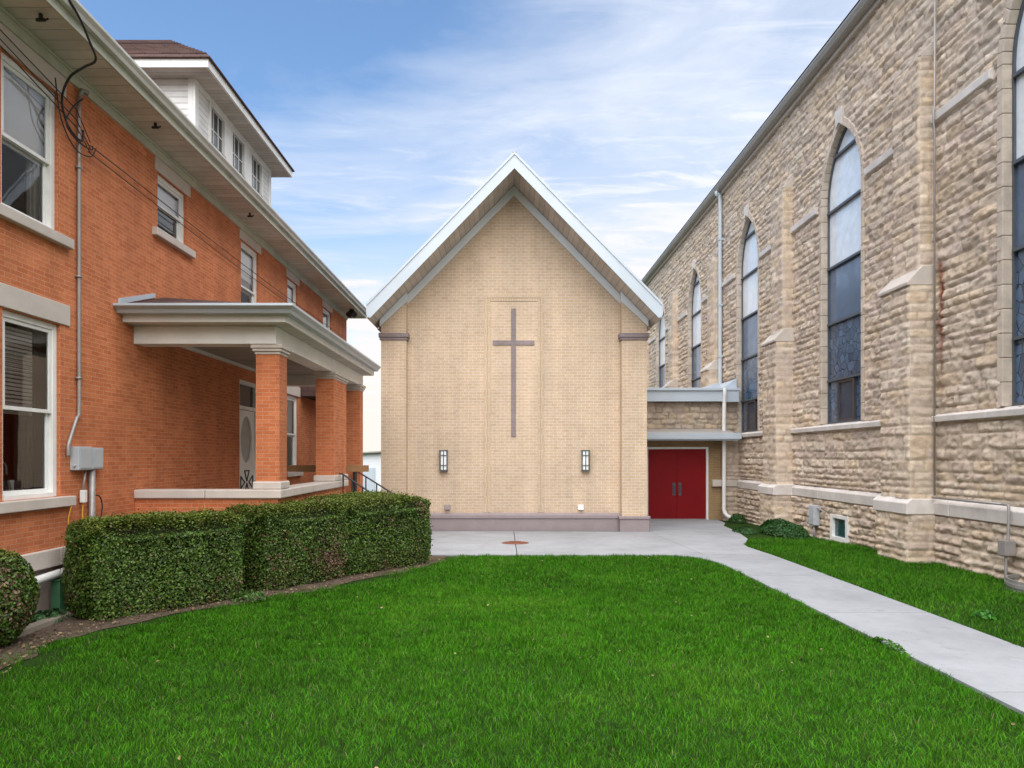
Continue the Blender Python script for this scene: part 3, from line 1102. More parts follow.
gb = MB()
gb.prism([(px_, EY0, pz_) for px_, pz_ in gutter_profile(EX + .014, SZ + .10)], (0, EY1 - EY0, 0))
gb.build('gutter', M['gutter'], house, bevel=.004)
rfz = SZ + .215
HYM0, HYM1 = HY0 - .57, HY1 + .47
hx0, hx1 = HBACK - .55, EX + .04
mx = (hx0 + hx1) / 2
rh = (hx1 - mx) * .60
rf = MB()
rr0, rr1 = HYM0 + (hx1 - mx), HYM1 - (hx1 - mx)
rf.add([(hx0, HYM0, rfz), (hx1, HYM0, rfz), (hx1, HYM1, rfz), (hx0, HYM1, rfz), (mx, rr0, rfz + rh), (mx, rr1, rfz + rh)],
       [(0, 1, 4), (1, 2, 5, 4), (2, 3, 5), (3, 0, 4, 5), (0, 3, 2, 1)])
roof = rf.build('roof', M['shingle'], house)

# dormer -------------------------------------------------------------------
DX, DY0, DY1 = -5.92, 13.35, 17.65
db = MB()
DWIN = [(14.02, 14.74, 8.08, 8.98), (15.12, 15.86, 8.08, 8.98), (16.26, 17.0, 8.08, 8.98)]
yl = sorted({DY0, DY1, *[o[0] for o in DWIN], *[o[1] for o in DWIN]})
zl = [7.45, 8.08, 8.98, 9.1]
for i in range(len(yl) - 1):
    for j in range(3):
        cy, cz = (yl[i] + yl[i + 1]) / 2, (zl[j] + zl[j + 1]) / 2
        if any(o[0] < cy < o[1] and o[2] < cz < o[3] for o in DWIN):
            continue
        db.quad((DX, yl[i], zl[j]), (DX, yl[i + 1], zl[j]), (DX, yl[i + 1], zl[j + 1]), (DX, yl[i], zl[j + 1]))
db.quad((-9.0, DY0, 7.4), (DX, DY0, 7.4), (DX, DY0, 9.1), (-9.0, DY0, 9.1))
db.quad((DX, DY1, 7.4), (-9.0, DY1, 7.4), (-9.0, DY1, 9.1), (DX, DY1, 9.1))
dormer = db.build('dormer', M['siding'], house)
dr = MB()
dr.box(DX - .03, DX + .02, DY0 - .02, DY0 + .14, 7.45, 9.1).box(DX - .12, DX - .031, DY0 - .02, DY0 - .001, 7.45, 9.1)
dr.box(DX - .03, DX + .02, DY1 - .14, DY1 + .02, 7.45, 9.1)
dr.box(DX - .01, DX + .022, DY0 + .141, DY1 - .141, 8.99, 9.1)
for (a, b_) in ((14.76, 15.10), (15.88, 16.24)):
    dr.box(DX - .02, DX + .024, a, b_, 7.6, 8.985)
dr.build('corner_board', M['white_paint'], dormer, bevel=.005)
dx1, dy0, dy1 = -5.50, 12.95, 18.05
ds = MB().box(-9.2, dx1, dy0, dy1, 9.10, 9.12)
ds.build('dormer_soffit', M['soffit'], dormer)
df = MB().box(dx1 - .03, dx1 + .015, dy0 - .015, dy1 + .015, 9.085, 9.27)
df.box(-9.2, dx1 - .031, dy0 - .015, dy0 + .02, 9.085, 9.27).box(-9.2, dx1 - .031, dy1 - .02, dy1 + .015, 9.085, 9.27)
df.build('dormer_fascia', M['white_paint'], dormer, bevel=.005)
dz = 9.275
dm = (dy0 + dy1) / 2
dh = 11.10
g2 = MB()
ex = .06
g2.add([(dx1 + ex, dy0 - ex, dz), (dx1 + ex, dy1 + ex, dz), (-7.45, dm, dh), (-9.6, dy0 - ex, dz), (-9.6, dm, dh), (-9.6, dy1 + ex, dz),
        (dx1 + ex, dy0 - ex, dz - .03), (dx1 + ex, dy1 + ex, dz - .03), (-9.6, dy0 - ex, dz - .03), (-9.6, dy1 + ex, dz - .03)],
       [(0, 1, 2), (3, 0, 2, 4), (1, 5, 4, 2), (6, 7, 1, 0), (8, 6, 0, 3), (7, 9, 5, 1), (6, 8, 9, 7)])
for k in range(1, 12):    # ragged shingle courses give the slope an uneven outline
    t = k / 12
    a = Vector((dx1 + ex, dy0 - ex, dz)).lerp(Vector((-7.45, dm, dh)), t)
    g2.box(-9.6, a.x + .02, a.y - .035, a.y + .02, a.z - .012, a.z + .012 + random.uniform(0, .008))
    b2 = Vector((dx1 + ex, dy1 + ex, dz)).lerp(Vector((-7.45, dm, dh)), t)
    g2.box(a.x - .02, a.x + .03, a.y, b2.y, a.z - .012, a.z + .010)
g2.build('dormer_roof', M['shingle'], dormer)
for (a0, a1, c0, c1) in DWIN:
    f_ = MB()
    x0, x1 = DX - .06, DX + .03
    f_.box(x0, x1, a0 - .05, a0 + .03, c0 - .05, c1 + .0).box(x0, x1, a1 - .03, a1 + .05, c0 - .05, c1)
    f_.box(x0, x1 + .002, a0 + .031, a1 - .031, c1 - .05, c1 - .002).box(x0, x1 + .02, a0 + .031, a1 - .031, c0 - .05, c0 + .03)
    for k in (1, 2):
        yk = a0 + (a1 - a0) * k / 3
        f_.box(x0 + .01, x0 + .045, yk - .011, yk + .011, c0 + .031, c1 - .051)
    f_.box(x0 + .012, x0 + .043, a0 + .031, a1 - .031, (c0 + c1) / 2 - .01, (c0 + c1) / 2 + .01)
    f_.box(DX + .031, DX + .05, a0 + .03, a1 - .03, c0 + .06, c0 + .10, 1)
    w = f_.build('dormer_window', [M['white_paint'], M['glass_dark']], dormer)
    # glazing belongs to the same window
    gme = MB().box(x0 + .02, x0 + .028, a0 + .03, a1 - .03, c0 + .03, c1 - .05)
    gme.build('dormer_pane', M['glass_dark'], dormer)

# house windows -----------------------------------------------------------
for (a0, a1, c0, c1, kind) in WIN:
    xo = HX - RV
    f_ = MB()
    fw = .075
    # outer frame with brick mould
    f_.box(xo, HX - .045, a0, a0 + fw, c0, c1).box(xo, HX - .045, a1 - fw, a1, c0, c1)
    f_.box(xo, HX - .047, a0 + fw + .001, a1 - fw - .001, c1 - fw, c1)
    f_.box(xo, HX - .03, a0 + fw + .001, a1 - fw - .001, c0, c0 + .06)
    w = f_.build('window', M['white_paint'], house, bevel=.006)
    mid = c0 + (c1 - c0) * .49
    s_ = MB()
    sw = .05
    A0, A1, C0_, C1_ = a0 + fw, a1 - fw, c0 + .06, c1 - fw
    # upper sash outside, lower sash inside
    for (z0, z1, xa, xb) in ((mid - .02, C1_, HX - .095, HX - .060), (C0_, mid + .025, HX - .128, HX - .098)):
        s_.box(xa, xb, A0 + .002, A0 + sw, z0, z1).box(xa, xb, A1 - sw, A1 - .002, z0, z1)
        s_.box(xa, xb - .002, A0 + sw + .001, A1 - sw - .001, z1 - .045, z1 - .001).box(xa, xb - .002, A0 + sw + .001, A1 - sw - .001, z0, z0 + .045)
    s_.build('sash', M['white_paint'], w, bevel=.004)
    p_ = MB()
    for xg, za, zb in ((HX - .078, mid + .02, C1_ - .045), (HX - .114, C0_ + .045, mid - .02)):
        p_.quad((xg, A0 + sw, za), (xg, A1 - sw, za), (xg, A1 - sw, zb), (xg, A0 + sw, zb))
    p_.build('pane', M['glass'], w)
    if kind == 'kitchen':
        k_ = MB()
        z = C1_ - .05
        while z > C0_ + .95:
            k_.box(HX - .235, HX - .205, A0, A1 - .14, z - .042, z - .006)
            z -= .046
        k_.build('slat_blind', M['blind'], w)
        k_ = MB()
        for i in range(7):
            yk = A1 - .30 + i * .045
            k_.tube([(HX - .29 + .02 * (i % 2), yk, C0_), (HX - .29 + .02 * (i % 2), yk, C1_)], .028, 6)
        k_.build('curtain', M['brown_frame'], w)
        k_ = MB()
        fy = (A0 + A1) / 2 - .1
        k_.tube(smooth_path([(HX - .4, fy, C0_ - .02), (HX - .4, fy, C0_ + .28), (HX - .38, fy + .05, C0_ + .38), (HX - .36, fy + .14, C0_ + .34), (HX - .36, fy + .16, C0_ + .22)]), .016, 8)
        k_.tube([(HX - .4, fy - .1, C0_ - .02), (HX - .4, fy - .1, C0_ + .12)], .02, 8)
        k_.build('faucet', M['conduit'], w, smooth=True)
        k_ = MB()
        MB().box(HX - .30, HX - .26, A0 + .02, A0 + .14, C0_ - .02, C0_ + .16).build('dish', M['shade'], w)
        k_.prism([(HX - .33, A1 - .34, C0_ - .02), (HX - .30, A1 - .18, C0_ - .02), (HX - .30, A1 - .23, C0_ + .15), (HX - .33, A1 - .39, C0_ + .16)], (.03, 0, 0))
        k_.build('dish', M['shade'], w)
    else:
        k_ = MB()
        zb = mid - (.05 if kind != 'small' else -.02)
        k_.box(HX - .150, HX - .146, A0 - .02, A1 + .02, zb, C1_ + .02)
        k_.tube([(HX - .148, A0 - .02, zb), (HX - .148, A1 + .02, zb)], .012, 8)
        k_.build('roller_shade', M['shade'], w)
        if kind == 'big':
            k_ = MB()
            for i in range(5):
                yk = A1 - .16 + i * .04
                k_.tube([(HX - .21 + .02 * (i % 2), yk, C0_), (HX - .21 + .02 * (i % 2), yk, mid)], .03, 6)
            k_.build('curtain', M['curtain'], w)
    sl = MB().box(HX - RV, HX + .085, a0 - .17, a1 + .19, c0 - .125, c0 - .001)
    sl.build('sill', M['lintel'], w, bevel=.01)
    if kind == 'kitchen' or c0 < 2:
        MB().box(HX - RV + .01, HX + .02, a0 - .19, a1 + .17, c1 + .012, c1 + .27).build('lintel', M['lintel'], w, bevel=.008)
    else:
        MB().box(HX - RV + .01, HX + .014, a0 - .09, a1 + .14, c1 + .006, 6.618).build('lintel', M['lintel'], w, bevel=.006)
# door ----------------------------------------------------------------------
a0, a1, c0, c1 = DOOR
d_ = MB()
d_.box(HX - RV, HX - .02, a0, a0 + .07, c0, c1).box(HX - RV, HX - .02, a1 - .07, a1, c0, c1)
d_.box(HX - RV, HX - .022, a0 + .071, a1 - .071, c1 - .09, c1).box(HX - RV, HX - .022, a0 + .071, a1 - .071, 2.88, 2.96)
door = d_.build('door', M['cream_paint'], house, bevel=.006)
lf = MB()
A0, A1 = a0 + .075, a1 - .075
# storm door leaf with an oval screened opening and a row of cut-outs: outer ring of quads around the oval
cy, cz, ry, rz = (A0 + A1) / 2, 2.25, .33, .50
nseg = 40
ov = [(cy + ry * math.cos(k * 2 * PI / nseg), cz + rz * math.sin(k * 2 * PI / nseg)) for k in range(nseg)]


def to_rect(yy_, zz_):
    dy_, dz_ = yy_ - cy, zz_ - cz
    sy_ = ((A1 if dy_ > 0 else A0) - cy) / dy_ if abs(dy_) > 1e-6 else 1e9
    sz_ = ((2.87 if dz_ > 0 else 1.68) - cz) / dz_ if abs(dz_) > 1e-6 else 1e9
    s = min(sy_, sz_)
    return (cy + dy_ * s, cz + dz_ * s)


xf, xk = HX - .05, HX - .085
for k in range(nseg):
    p, q_ = ov[k], ov[(k + 1) % nseg]
    P_, Q_ = to_rect(*p), to_rect(*q_)
    lf.add([(xf, *p), (xf, *P_), (xf, *Q_), (xf, *q_)], [(0, 1, 2, 3)])
    lf.add([(xf, *p), (xf, *q_), (xk, *q_), (xk, *p)], [(0, 1, 2, 3)])
for sy_ in (A0, A1):      # corner fillers
    for sz_ in (1.68, 2.87):
        pts = [to_rect(*o) for o in ov]
        ey = min(pts, key=lambda t: abs(t[0] - sy_) * 100 + abs(t[1] - sz_))
        ez = min(pts, key=lambda t: abs(t[1] - sz_) * 100 + abs(t[0] - sy_))
        lf.add([(xf, sy_, sz_), (xf, *ey), (xf, *ez)], [(0, 1, 2), (2, 1, 0)][:1])
lf.box(xk, xf, A0, A1, c0, 1.679)
lf.build('leaf', M['cream_paint'], door)
tr = MB()
for an0, dy_, dz_ in ((-PI / 2, 0, .17), (0, -.27, 0), (PI, .27, 0), (PI / 2, 0, -.17)):
    tri = [(HX - .045, cy + dy_ + .15 * math.cos(an0 + i * 2 * PI / 3), 1.34 + dz_ + .15 * math.sin(an0 + i * 2 * PI / 3)) for i in range(3)]
    for i in range(3):
        tr.tube([tri[i], tri[(i + 1) % 3]], .016, 6)
tr.build('fretwork', M['black'], door)
MB().box(HX - .10, HX - .094, A0, A1, 1.6, 2.87).build('screen', M['curtain'], door)
MB().box(HX - .09, HX - .084, a0 + .07, a1 - .07, 2.96, c1 - .09).build('transom_pane', M['glass_dark'], door)

# porch -----------------------------------------------------------------------
PX, PY, PYE = -3.39, 10.36, 16.72
PF = .78
pb = MB()
pb.box(HX + .001, PX - .06, PY + .08, PYE, PF - .15, PF).box(HX + .001, PX - .10, PY + .2, PYE - .1, -.4, PF - .151)
porch = pb.build('porch_floor', M['curb'], house)
hw = MB()
hw.box(HX + .002, PX + .01, PY + .05, PY + .26, -.3, 1.268)
hw.box(PX - .27, PX + .01, PY + .261, 14.84, -.3, 1.268)
hw.box(HX + .3, PX - .45, PY + .03, PY + .049, .30, 1.14)
hw.box(PX + .011, PX + .03, PY + .6, 13.5, .30, 1.14)
pw = hw.build('porch_wall', M['house_brick'], house)
cp = MB()
cp.box(HX + .002, -4.45, PY, PY + .32, 1.27, 1.40).box(-4.446, PX + .07, PY, PY + .32, 1.27, 1.40)
cp.box(PX - .33, PX + .07, PY + .322, 12.4, 1.27, 1.40).box(PX - .33, PX + .07, 12.405, 14.86, 1.27, 1.40)
cp.build('coping', M['lintel'], pw, bevel=.015)


def pillar(y0, y1, base_z):
    p_ = MB().box(PX - .325, PX + .025, y0, y1, base_z + .118, 3.425)
    pl = p_.build('porch_pillar', M['house_brick'], house)
    MB().box(PX - .365, PX + .06, y0 - .04, y1 + .04, base_z + .001, base_z + .12).build('plinth', M['lintel'], pl, bevel=.02)
    c_ = MB().box(PX - .34, PX + .04, y0 - .018, y1 + .018, 3.415, 3.455)
    c_.box(PX - .365, PX + .065, y0 - .045, y1 + .045, 3.456, 3.50).box(PX - .385, PX + .085, y0 - .065, y1 + .065, 3.501, 3.558)
    c_.build('capital', M['lintel'], pl, bevel=.01)


pillar(10.44, 10.80, 1.40)
pillar(13.75, 14.85, 1.40)
pillar(16.22, 16.58, PF)
bm = MB()
bm.box(HX + .003, PX, PY, PY + .30, 3.56, 3.825)
bm.box(PX - .32, PX, PY + .302, PYE, 3.56, 3.825)
bm.box(HX + .003, PX - .322, PYE - .3, PYE, 3.56, 3.825)
porch_roof = bm.build('porch_beam', M['cream_paint'], house, bevel=.006)
bt = MB().box(HX + .002, HX + .05, PY + .302, PYE - .302, 3.74, 3.80)
bt.build('ceiling_trim', M['cream_paint'], porch_roof)
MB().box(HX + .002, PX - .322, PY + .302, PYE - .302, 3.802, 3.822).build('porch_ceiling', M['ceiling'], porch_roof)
# stepped eaves: soffit, second fascia, gutter, shingles
e1 = MB()
e1.box(HX + .003, PX + .22, PY - .27, PYE + .06, 3.828, 3.845, 1)
e1.box(HX + .003, PX + .235, PY - .30, PY - .271, 3.826, 3.945)
e1.box(PX + .221, PX + .25, PY - .27, PYE + .06, 3.826, 3.945)
e1.box(HX + .003, PX + .22, PYE + .061, PYE + .09, 3.826, 3.945)
e1.build('porch_fascia', [M['cream_paint'], M['soffit']], porch_roof, bevel=.004)
gt = MB()
gy = PY - .302
ext = PX + .252
prof = gutter_profile(0, 3.925)
L0, L1 = [], []
for (d, z) in prof:
    L0.append((HX - .0 + .003 - 0, gy - d * 2.2, z))
    L1.append((ext + d * 1.4, gy - d * 2.2, z))
L2 = [(ext + d * 1.4, PYE + .07, z) for (d, z) in prof]
k = len(prof)
gt.add(L0 + L1 + L2, [(i, i + k, (i + 1) % k + k, (i + 1) % k) for i in range(k)] + [(i + k, i + 2 * k, (i + 1) % k + 2 * k, (i + 1) % k + k) for i in range(k)] + [tuple(range(k)), tuple(range(3 * k - 1, 2 * k - 1, -1))])
gt.build('porch_gutter', M['white_metal'], porch_roof, bevel=.004)
pr = MB()
z0 = 4.048
pr.add([(HX + .003, gy - .10, z0), (ext + .06, gy - .10, z0), (ext + .06, PYE + .1, z0), (HX + .003, PYE + .1, z0), (HX + .003, gy + 1.2, z0 + .40), (HX + .003, PYE - .9, z0 + .40)],
       [(0, 1, 4), (1, 2, 5, 4), (2, 3, 5), (0, 3, 2, 1)])
pr.build('porch_shingles', M['shingle'], porch_roof)
fl = MB().prism([(HX + .004, gy - .12, z0 + .01), (HX + .004, gy + .9, z0 + .33), (HX + .004, gy + .9, z0 + .40), (HX + .004, gy - .12, z0 + .09)], (.025, 0, 0))
fl.build('flashing', M['white_metal'], porch_roof)
# steps down towards the yard between the second and third pillars
sb = MB()
for i in range(4):
    sb.box(PX + .075 + i * .30, PX + .075 + (i + 1) * .30 + (.0), 14.0, 16.15, -.25, PF - .17 - i * .17)
sb.build('porch_step', M['curb'], house, bevel=.01)
# small pent roof beyond the porch
hd = MB()
hd.prism([(HX + .002, 18.75, 4.02), (HX + .45, 18.75, 3.72), (HX + .45, 18.75, 3.50), (HX + .002, 18.75, 3.50)], (0, 2.2, 0))
hd.build('pent_roof', M['shingle'], house)

# rail, plank, utilities on the house ------------------------------------------------
for (yy_, x0, x1, z0, z1, lab) in ((14.10, -3.28, -2.25, 1.54, .86, 'near black iron stair rail sloping down beside the brick pillar'), (16.10, -3.45, -2.20, 1.58, .80, 'far black iron stair rail with thick post sloping down towards the chapel')):
    rl = MB()
    rl.tube([(x0 - .06, yy_, z0), (x0, yy_, z0), (x1, yy_, z1), (x1 + .08, yy_, z1 - .02)], .018, 8)
    rl.tube([(x0, yy_, z0 - .55), (x1, yy_, z1 - .55)], .012, 6)
    for t in (0.02, .2, .4, .6, .8, .97):
        xx_ = x0 + (x1 - x0) * t
        zt = z0 + (z1 - z0) * t
        top = max(gz(yy_), PF - .17 * max(0, math.floor((xx_ - (PX + .075)) / .30) + 1)) if xx_ > PX + .075 else PF
        rl.tube([(xx_, yy_, top - .01), (xx_, yy_, zt)], .016, 6)
    if yy_ > 16:
        rl.tube([(x0, yy_, PF), (x0, yy_, 1.56)], .045, 8)
    o = rl.build('stair_railing', M['black'], loc=(-3.0, yy_, 0))
    tag(o, lab, 'railing', 'iron rails of the porch steps')
o = MB().box(-4.72, -2.90, 14.87, 14.92, 1.565, 1.705).build('timber_rail', M['wood'], loc=(-4.2, 14.93, 1.56), bevel=.006)
tag(o, 'brown timber plank fixed across the porch behind the brick pillars', 'plank')

cx_ = HX + .035
cd = MB()
cd.tube(smooth_path([(cx_, 8.98, 6.50), (cx_, 8.98, 5.0), (cx_, 8.98, 3.5), (cx_, 8.98, 2.50), (cx_, 8.93, 2.38), (cx_, 8.80, 2.12), (cx_, 8.76, 2.02), (cx_, 8.76, 1.9)], 5), .022, 8)
for z in (5.6, 4.2, 2.9):
    cd.box(HX + .001, cx_ + .026, 8.945, 9.015, z - .012, z + .012)
cd.tube([(cx_, 8.98, 6.50), (cx_ + .03, 9.0, 6.60), (cx_ + .08, 9.05, 6.58)], [.026, .034, .04], 8)
o = cd.build('conduit', M['conduit'], loc=(cx_, 8.98, 2.0), smooth=True)
tag(o, 'long grey metal conduit running up the orange brick to a cable head', 'conduit')
root = thing('meter_box', 'pale grey twin electrical box mounted on the orange brick wall', 'electrical box', (HX, 9.0, 1.72))
MB().box(HX + .002, HX + .12, 8.84, 9.12, 1.72, 2.02).build('cabinet', M['grey_box'], root, bevel=.008)
MB().box(HX + .002, HX + .11, 9.14, 9.40, 1.725, 2.01).build('cabinet', M['grey_box'], root, bevel=.008)
k_ = MB().box(HX + .121, HX + .128, 8.86, 9.10, 1.74, 2.0)
k_.box(HX + .111, HX + .118, 9.16, 9.38, 1.745, 1.99)
k_.tube([(HX + .07, 8.838, 1.78), (HX + .07, 8.81, 1.78)], .018, 8)
k_.build('cover', M['grey_box'], root, bevel=.004)
k_ = MB()
k_.tube([(HX + .06, 9.22, 1.725), (HX + .06, 9.22, .2)], .04, 10)
k_.tube([(HX + .06, 9.08, 1.72), (HX + .06, 9.02, 1.45)], .014, 8)
k_.build('riser', M['conduit'], root, smooth=True)
k_ = MB().box(HX + .03, HX + .09, 9.0, 9.07, 1.30, 1.46)
k_.build('junction_box', M['white_paint'], root, bevel=.006)
k_ = MB()
k_.tube(smooth_path([(HX + .05, 9.04, 1.30), (HX + .05, 9.03, 1.1), (HX + .05, 9.06, .9), (HX + .05, 9.02, .5)]), .008, 6)
k_.build('yellow_wire', M['yellow'], root)
k_ = MB()
k_.tube(smooth_path([(HX + .07, 9.24, 1.38), (HX + .08, 9.36, 1.36), (HX + .08, 9.42, 1.22), (HX + .07, 9.38, 1.02), (HX + .06, 9.28, .95)]), .009, 6)
k_.build('cable', M['black_rubber'], root)
o = MB().tube(smooth_path([(HX + .10, 8.72, 1.27), (HX + .06, 8.72, 1.1), (HX + .06, 8.75, .9), (HX + .07, 8.76, .55)]), .007, 6).build('yellow_wire', M['yellow'], loc=(HX, 8.72, .6))
tag(o, 'loose yellow wire hanging below the stone window sill', 'wire')

# service cable and wires
sc = MB()
pts = [(-4.2, 2.0, 9.2), (-4.6, 5.0, 7.9), (-4.85, 6.6, 7.28), (-4.80, 7.72, 6.92), (-4.80, 8.1, 6.68), (-4.82, 8.24, 6.56), (-4.98, 8.28, 6.50), (-5.20, 8.36, 6.42), (-5.38, 8.50, 6.24), (-5.42, 8.66, 6.02), (-5.42, 8.86, 5.93), (-5.43, 9.0, 5.96), (-5.44, 9.03, 6.1)]
sc.tube(smooth_path(pts, 6), .014, 8)
pts = [(-5.42, 8.98, 6.48), (-5.40, 8.72, 6.22), (-5.40, 8.62, 5.98), (-5.40, 8.86, 5.88), (-5.40, 9.14, 5.90), (-5.42, 9.2, 5.97)]
sc.tube(smooth_path(pts, 6), .010, 6)
pts = [(-5.41, 8.42, 6.45), (-5.40, 8.52, 6.0), (-5.40, 8.8, 5.76), (-5.40, 9.12, 5.80), (-5.42, 9.28, 5.98)]
sc.tube(smooth_path(pts, 6), .008, 6)
o = sc.build('service_cable', M['black_rubber'], loc=(-5.4, 8.9, 5.8), smooth=True)
tag(o, 'thick black service cable looping down under the eaves to the brick wall', 'cable')
for (lab, y0, z0, y1, z1, r_) in (('thin dark wire along the brick wall under the eaves, upper of the pair', 9.2, 5.98, 23.5, 5.93, .007),
                                  ('thin dark wire along the brick wall under the eaves, lower of the pair', 9.15, 5.88, 21.0, 5.78, .006)):
    pts = []
    for i in range(13):
        t = i / 12
        pts.append((HX + .05, y0 + (y1 - y0) * t, z0 + (z1 - z0) * t - .08 * math.sin(t * PI)))
    o = MB().tube(pts, r_, 6).build('wall_wire', M['black_rubber'], loc=(HX, 15, 5.9))
    tag(o, lab, 'wire', 'wires along the house wall')
for (lab, dz_) in (('thin wire above the upper bay window, highest of three', .0), ('thin wire above the upper bay window, middle of three', -.10), ('thin wire above the upper bay window, lowest of three', -.17)):
    o = MB().tube([(HX + .06, 1.5, 6.52 + dz_), (HX + .06, 7.5, 6.50 + dz_), (HX + .055, 8.9, 6.30 + dz_ * 1.3), (HX + .05, 9.2, 6.02 + dz_ * .8)], .007, 6).build('wall_wire', M['black_rubber'], loc=(HX, 6, 6.4))
    tag(o, lab.replace('bay window', 'left window'), 'wire', 'wires along the house wall')
clips = [(7.72, 'small black hook under the soffit above the upper left window, nearest of three'),
         (10.25, 'small black hook under the soffit, between the cable and the small square window'),
         (14.05, 'small black hook under the soffit near the tall upper window, farthest of three')]
for (yy_, lab) in clips:
    k_ = MB()
    X_ = -5.12
    k_.tube([(X_, yy_, SZ + .004), (X_, yy_, SZ - .05)], .022, 6)
    k_.box(X_ - .05, X_ + .05, yy_ - .012, yy_ + .012, SZ - .075, SZ - .045)
    k_.tube([(X_ + .05, yy_, SZ - .06), (X_ + .06, yy_ + .03, SZ - .03)], .012, 6)
    o = k_.build('soffit_hook', M['black'], loc=(X_, yy_, SZ))
    tag(o, lab, 'hook', 'black hooks under the house soffit')
k_ = MB()
k_.tube([(-5.1, 23.3, SZ + .004), (-5.1, 23.3, SZ - .06)], .08, 10)
k_.tube([(-5.1, 23.3, SZ - .06), (-5.16, 23.15, SZ - .20)], [.07, .11], 10)
k_.tube([(-5.1, 23.3, SZ - .06), (-4.98, 23.15, SZ - .20)], [.07, .10], 10)
o = k_.build('soffit_lamp', M['black'], loc=(-5.1, 23.3, SZ), smooth=False)
tag(o, 'black twin floodlight under the eaves at the far end of the house', 'lamp')

# basement well at the left ------------------------------------------------------------
k_ = MB()
k_.prism([(HX + .30, 7.0, -.05), (HX + .30, 7.0, .07), (HX + .42, 7.0, .07), (HX + .42, 7.0, -.05)], (0, 1.25, 0))
k_.prism([(HX + .30, 8.25, -.05), (HX + .42, 8.25, -.05), (HX + .42, 8.25, .07), (HX + .30, 8.25, .07)], (-.22, .75, .0))
o = k_.build('garden_kerb', M['curb'], loc=(HX + .3, 8, 0), bevel=.015)
tag(o, 'low concrete kerb edging the sunken strip beside the house foundation', 'kerb')
k_ = MB().tube(smooth_path([(HX + .16, 6.7, .44), (HX + .15, 7.6, .46), (HX + .13, 8.35, .485), (HX + .13, 8.55, .49)]), .05, 10)
o = k_.build('drain_pipe', M['white_paint'], loc=(HX + .25, 7.8, .35), smooth=True)
tag(o, 'white plastic drain pipe lying along the foundation below the brick', 'pipe')
k_ = MB().box(HX + .06, HX + .17, 8.38, 8.50, -.05, .40)
k_.box(HX + .05, HX + .18, 8.36, 8.52, .40, .425)
o = k_.build('foundation_post', M['green_post'], loc=(HX + .1, 8.44, 0), bevel=.006)
tag(o, 'short green painted post standing against the parged foundation', 'post')

# ================================================================== CHAPEL
CX, CY = .2375, 18.70
GZ = gz(18.6)
chapel = thing('chapel', 'small gabled chapel of cream brick with a tall recessed cross panel', 'chapel', (CX, CY, GZ))
APX, TIPX, TIPZ, RT, YF = 9.50, 3.69, 5.725, .40, 17.50
SL = (APX - TIPZ) / TIPX
HWID = 3.505


def under(x):
    return APX - RT - SL * abs(x - CX)


wb = MB()
xl, xr = CX - HWID + .02, CX + HWID - .02
wb.add([(xl, CY, GZ - .3), (xr, CY, GZ - .3), (xr, CY, under(xr)), (CX, CY, under(CX)), (xl, CY, under(xl))], [(0, 1, 2, 3, 4)])
yb = 33.0
wb.quad((xr, CY, GZ - .3), (xr, yb, GZ - .3), (xr, yb, under(xr)), (xr, CY, under(xr)))
wb.quad((xl, yb, GZ - .3), (xl, CY, GZ - .3), (xl, CY, under(xl)), (xl, yb, under(xl)))
wb.add([(xr, yb, GZ - .3), (xl, yb, GZ - .3), (xl, yb, under(xl)), (CX, yb, under(CX)), (xr, yb, under(xr))], [(0, 1, 2, 3, 4)])
wall = wb.build('wall', M['chapel_brick'], chapel)
# raised border of stacked bricks round the cross panel
pf = MB()
px0, px1, pt = -.555, 1.035, 6.20
for (a, c, z0, z1) in ((px0, px0 + .075, .40, pt), (px0 + .09, px0 + .165, .40, pt - .09), (px1 - .075, px1, .40, pt), (px1 - .165, px1 - .09, .40, pt - .09)):
    pf.box(a, c, CY - .016, CY + .02, z0, z1)
pf.box(px0 + .0755, px1 - .0755, CY - .016, CY + .02, pt - .075, pt)
pf.box(px0 + .1655, px1 - .1655, CY - .016, CY + .02, pt - .165, pt - .09)
pf.build('panel_border', M['chapel_brick_stack'], chapel)
cr = MB()
ccx = .227
cr.box(ccx - .062, ccx + .062, CY - .022, CY + .02, 2.42, 5.84)
cr.box(ccx - .555, ccx - .063, CY - .021, CY + .02, 4.86, 4.985).box(ccx + .063, ccx + .555, CY - .021, CY + .02, 4.86, 4.985)
cr.build('cross', M['mauve_brick'], chapel)
pl = MB()
pl.box(CX - HWID + .67, CX + HWID - .67, CY - .07, CY + .02, GZ - .2, .24)
pl.prism([(CX - HWID + .67, CY - .10, .241), (CX - HWID + .67, CY - .10, .33), (CX - HWID + .67, CY - .002, .385), (CX - HWID + .67, CY - .002, .241)], (2 * HWID - 1.34, 0, 0))
pl.build('plinth', M['mauve'], chapel, bevel=.006)
for sgn in (-1, 1):
    xo, xi = CX + sgn * HWID, CX + sgn * (HWID - .665)
    x0, x1 = min(xo, xi), max(xo, xi)
    PYF = 18.45
    pm = MB()
    # shaft follows the rake at its top
    pm.prism([(x0, PYF, .30), (x1, PYF, .30), (x1, PYF, min(under(x1), 9)), (x0, PYF, min(under(x0), 9))], (0, CY - PYF + .1, 0))
    pier = pm.build('corner_pier', M['chapel_brick'], chapel)
    cpb = MB()
    cpb.box(x0 - .035, x1 + .035, PYF - .035, CY - .002, 4.955, 5.02).box(x0 - .06, x1 + .06, PYF - .06, CY - .003, 5.021, 5.14)
    cpb.build('cap_band', M['mauve_brick'], pier, bevel=.012)
    bs = MB()
    bs.box(x0 - .055, x1 + .055, PYF - .055, CY + .1, GZ - .2, .235)
    bs.box(x0 - .08, x1 + .08, PYF - .08, CY + .1, .236, .315)
    bs.build('pier_base', M['mauve'], pier, bevel=.015)
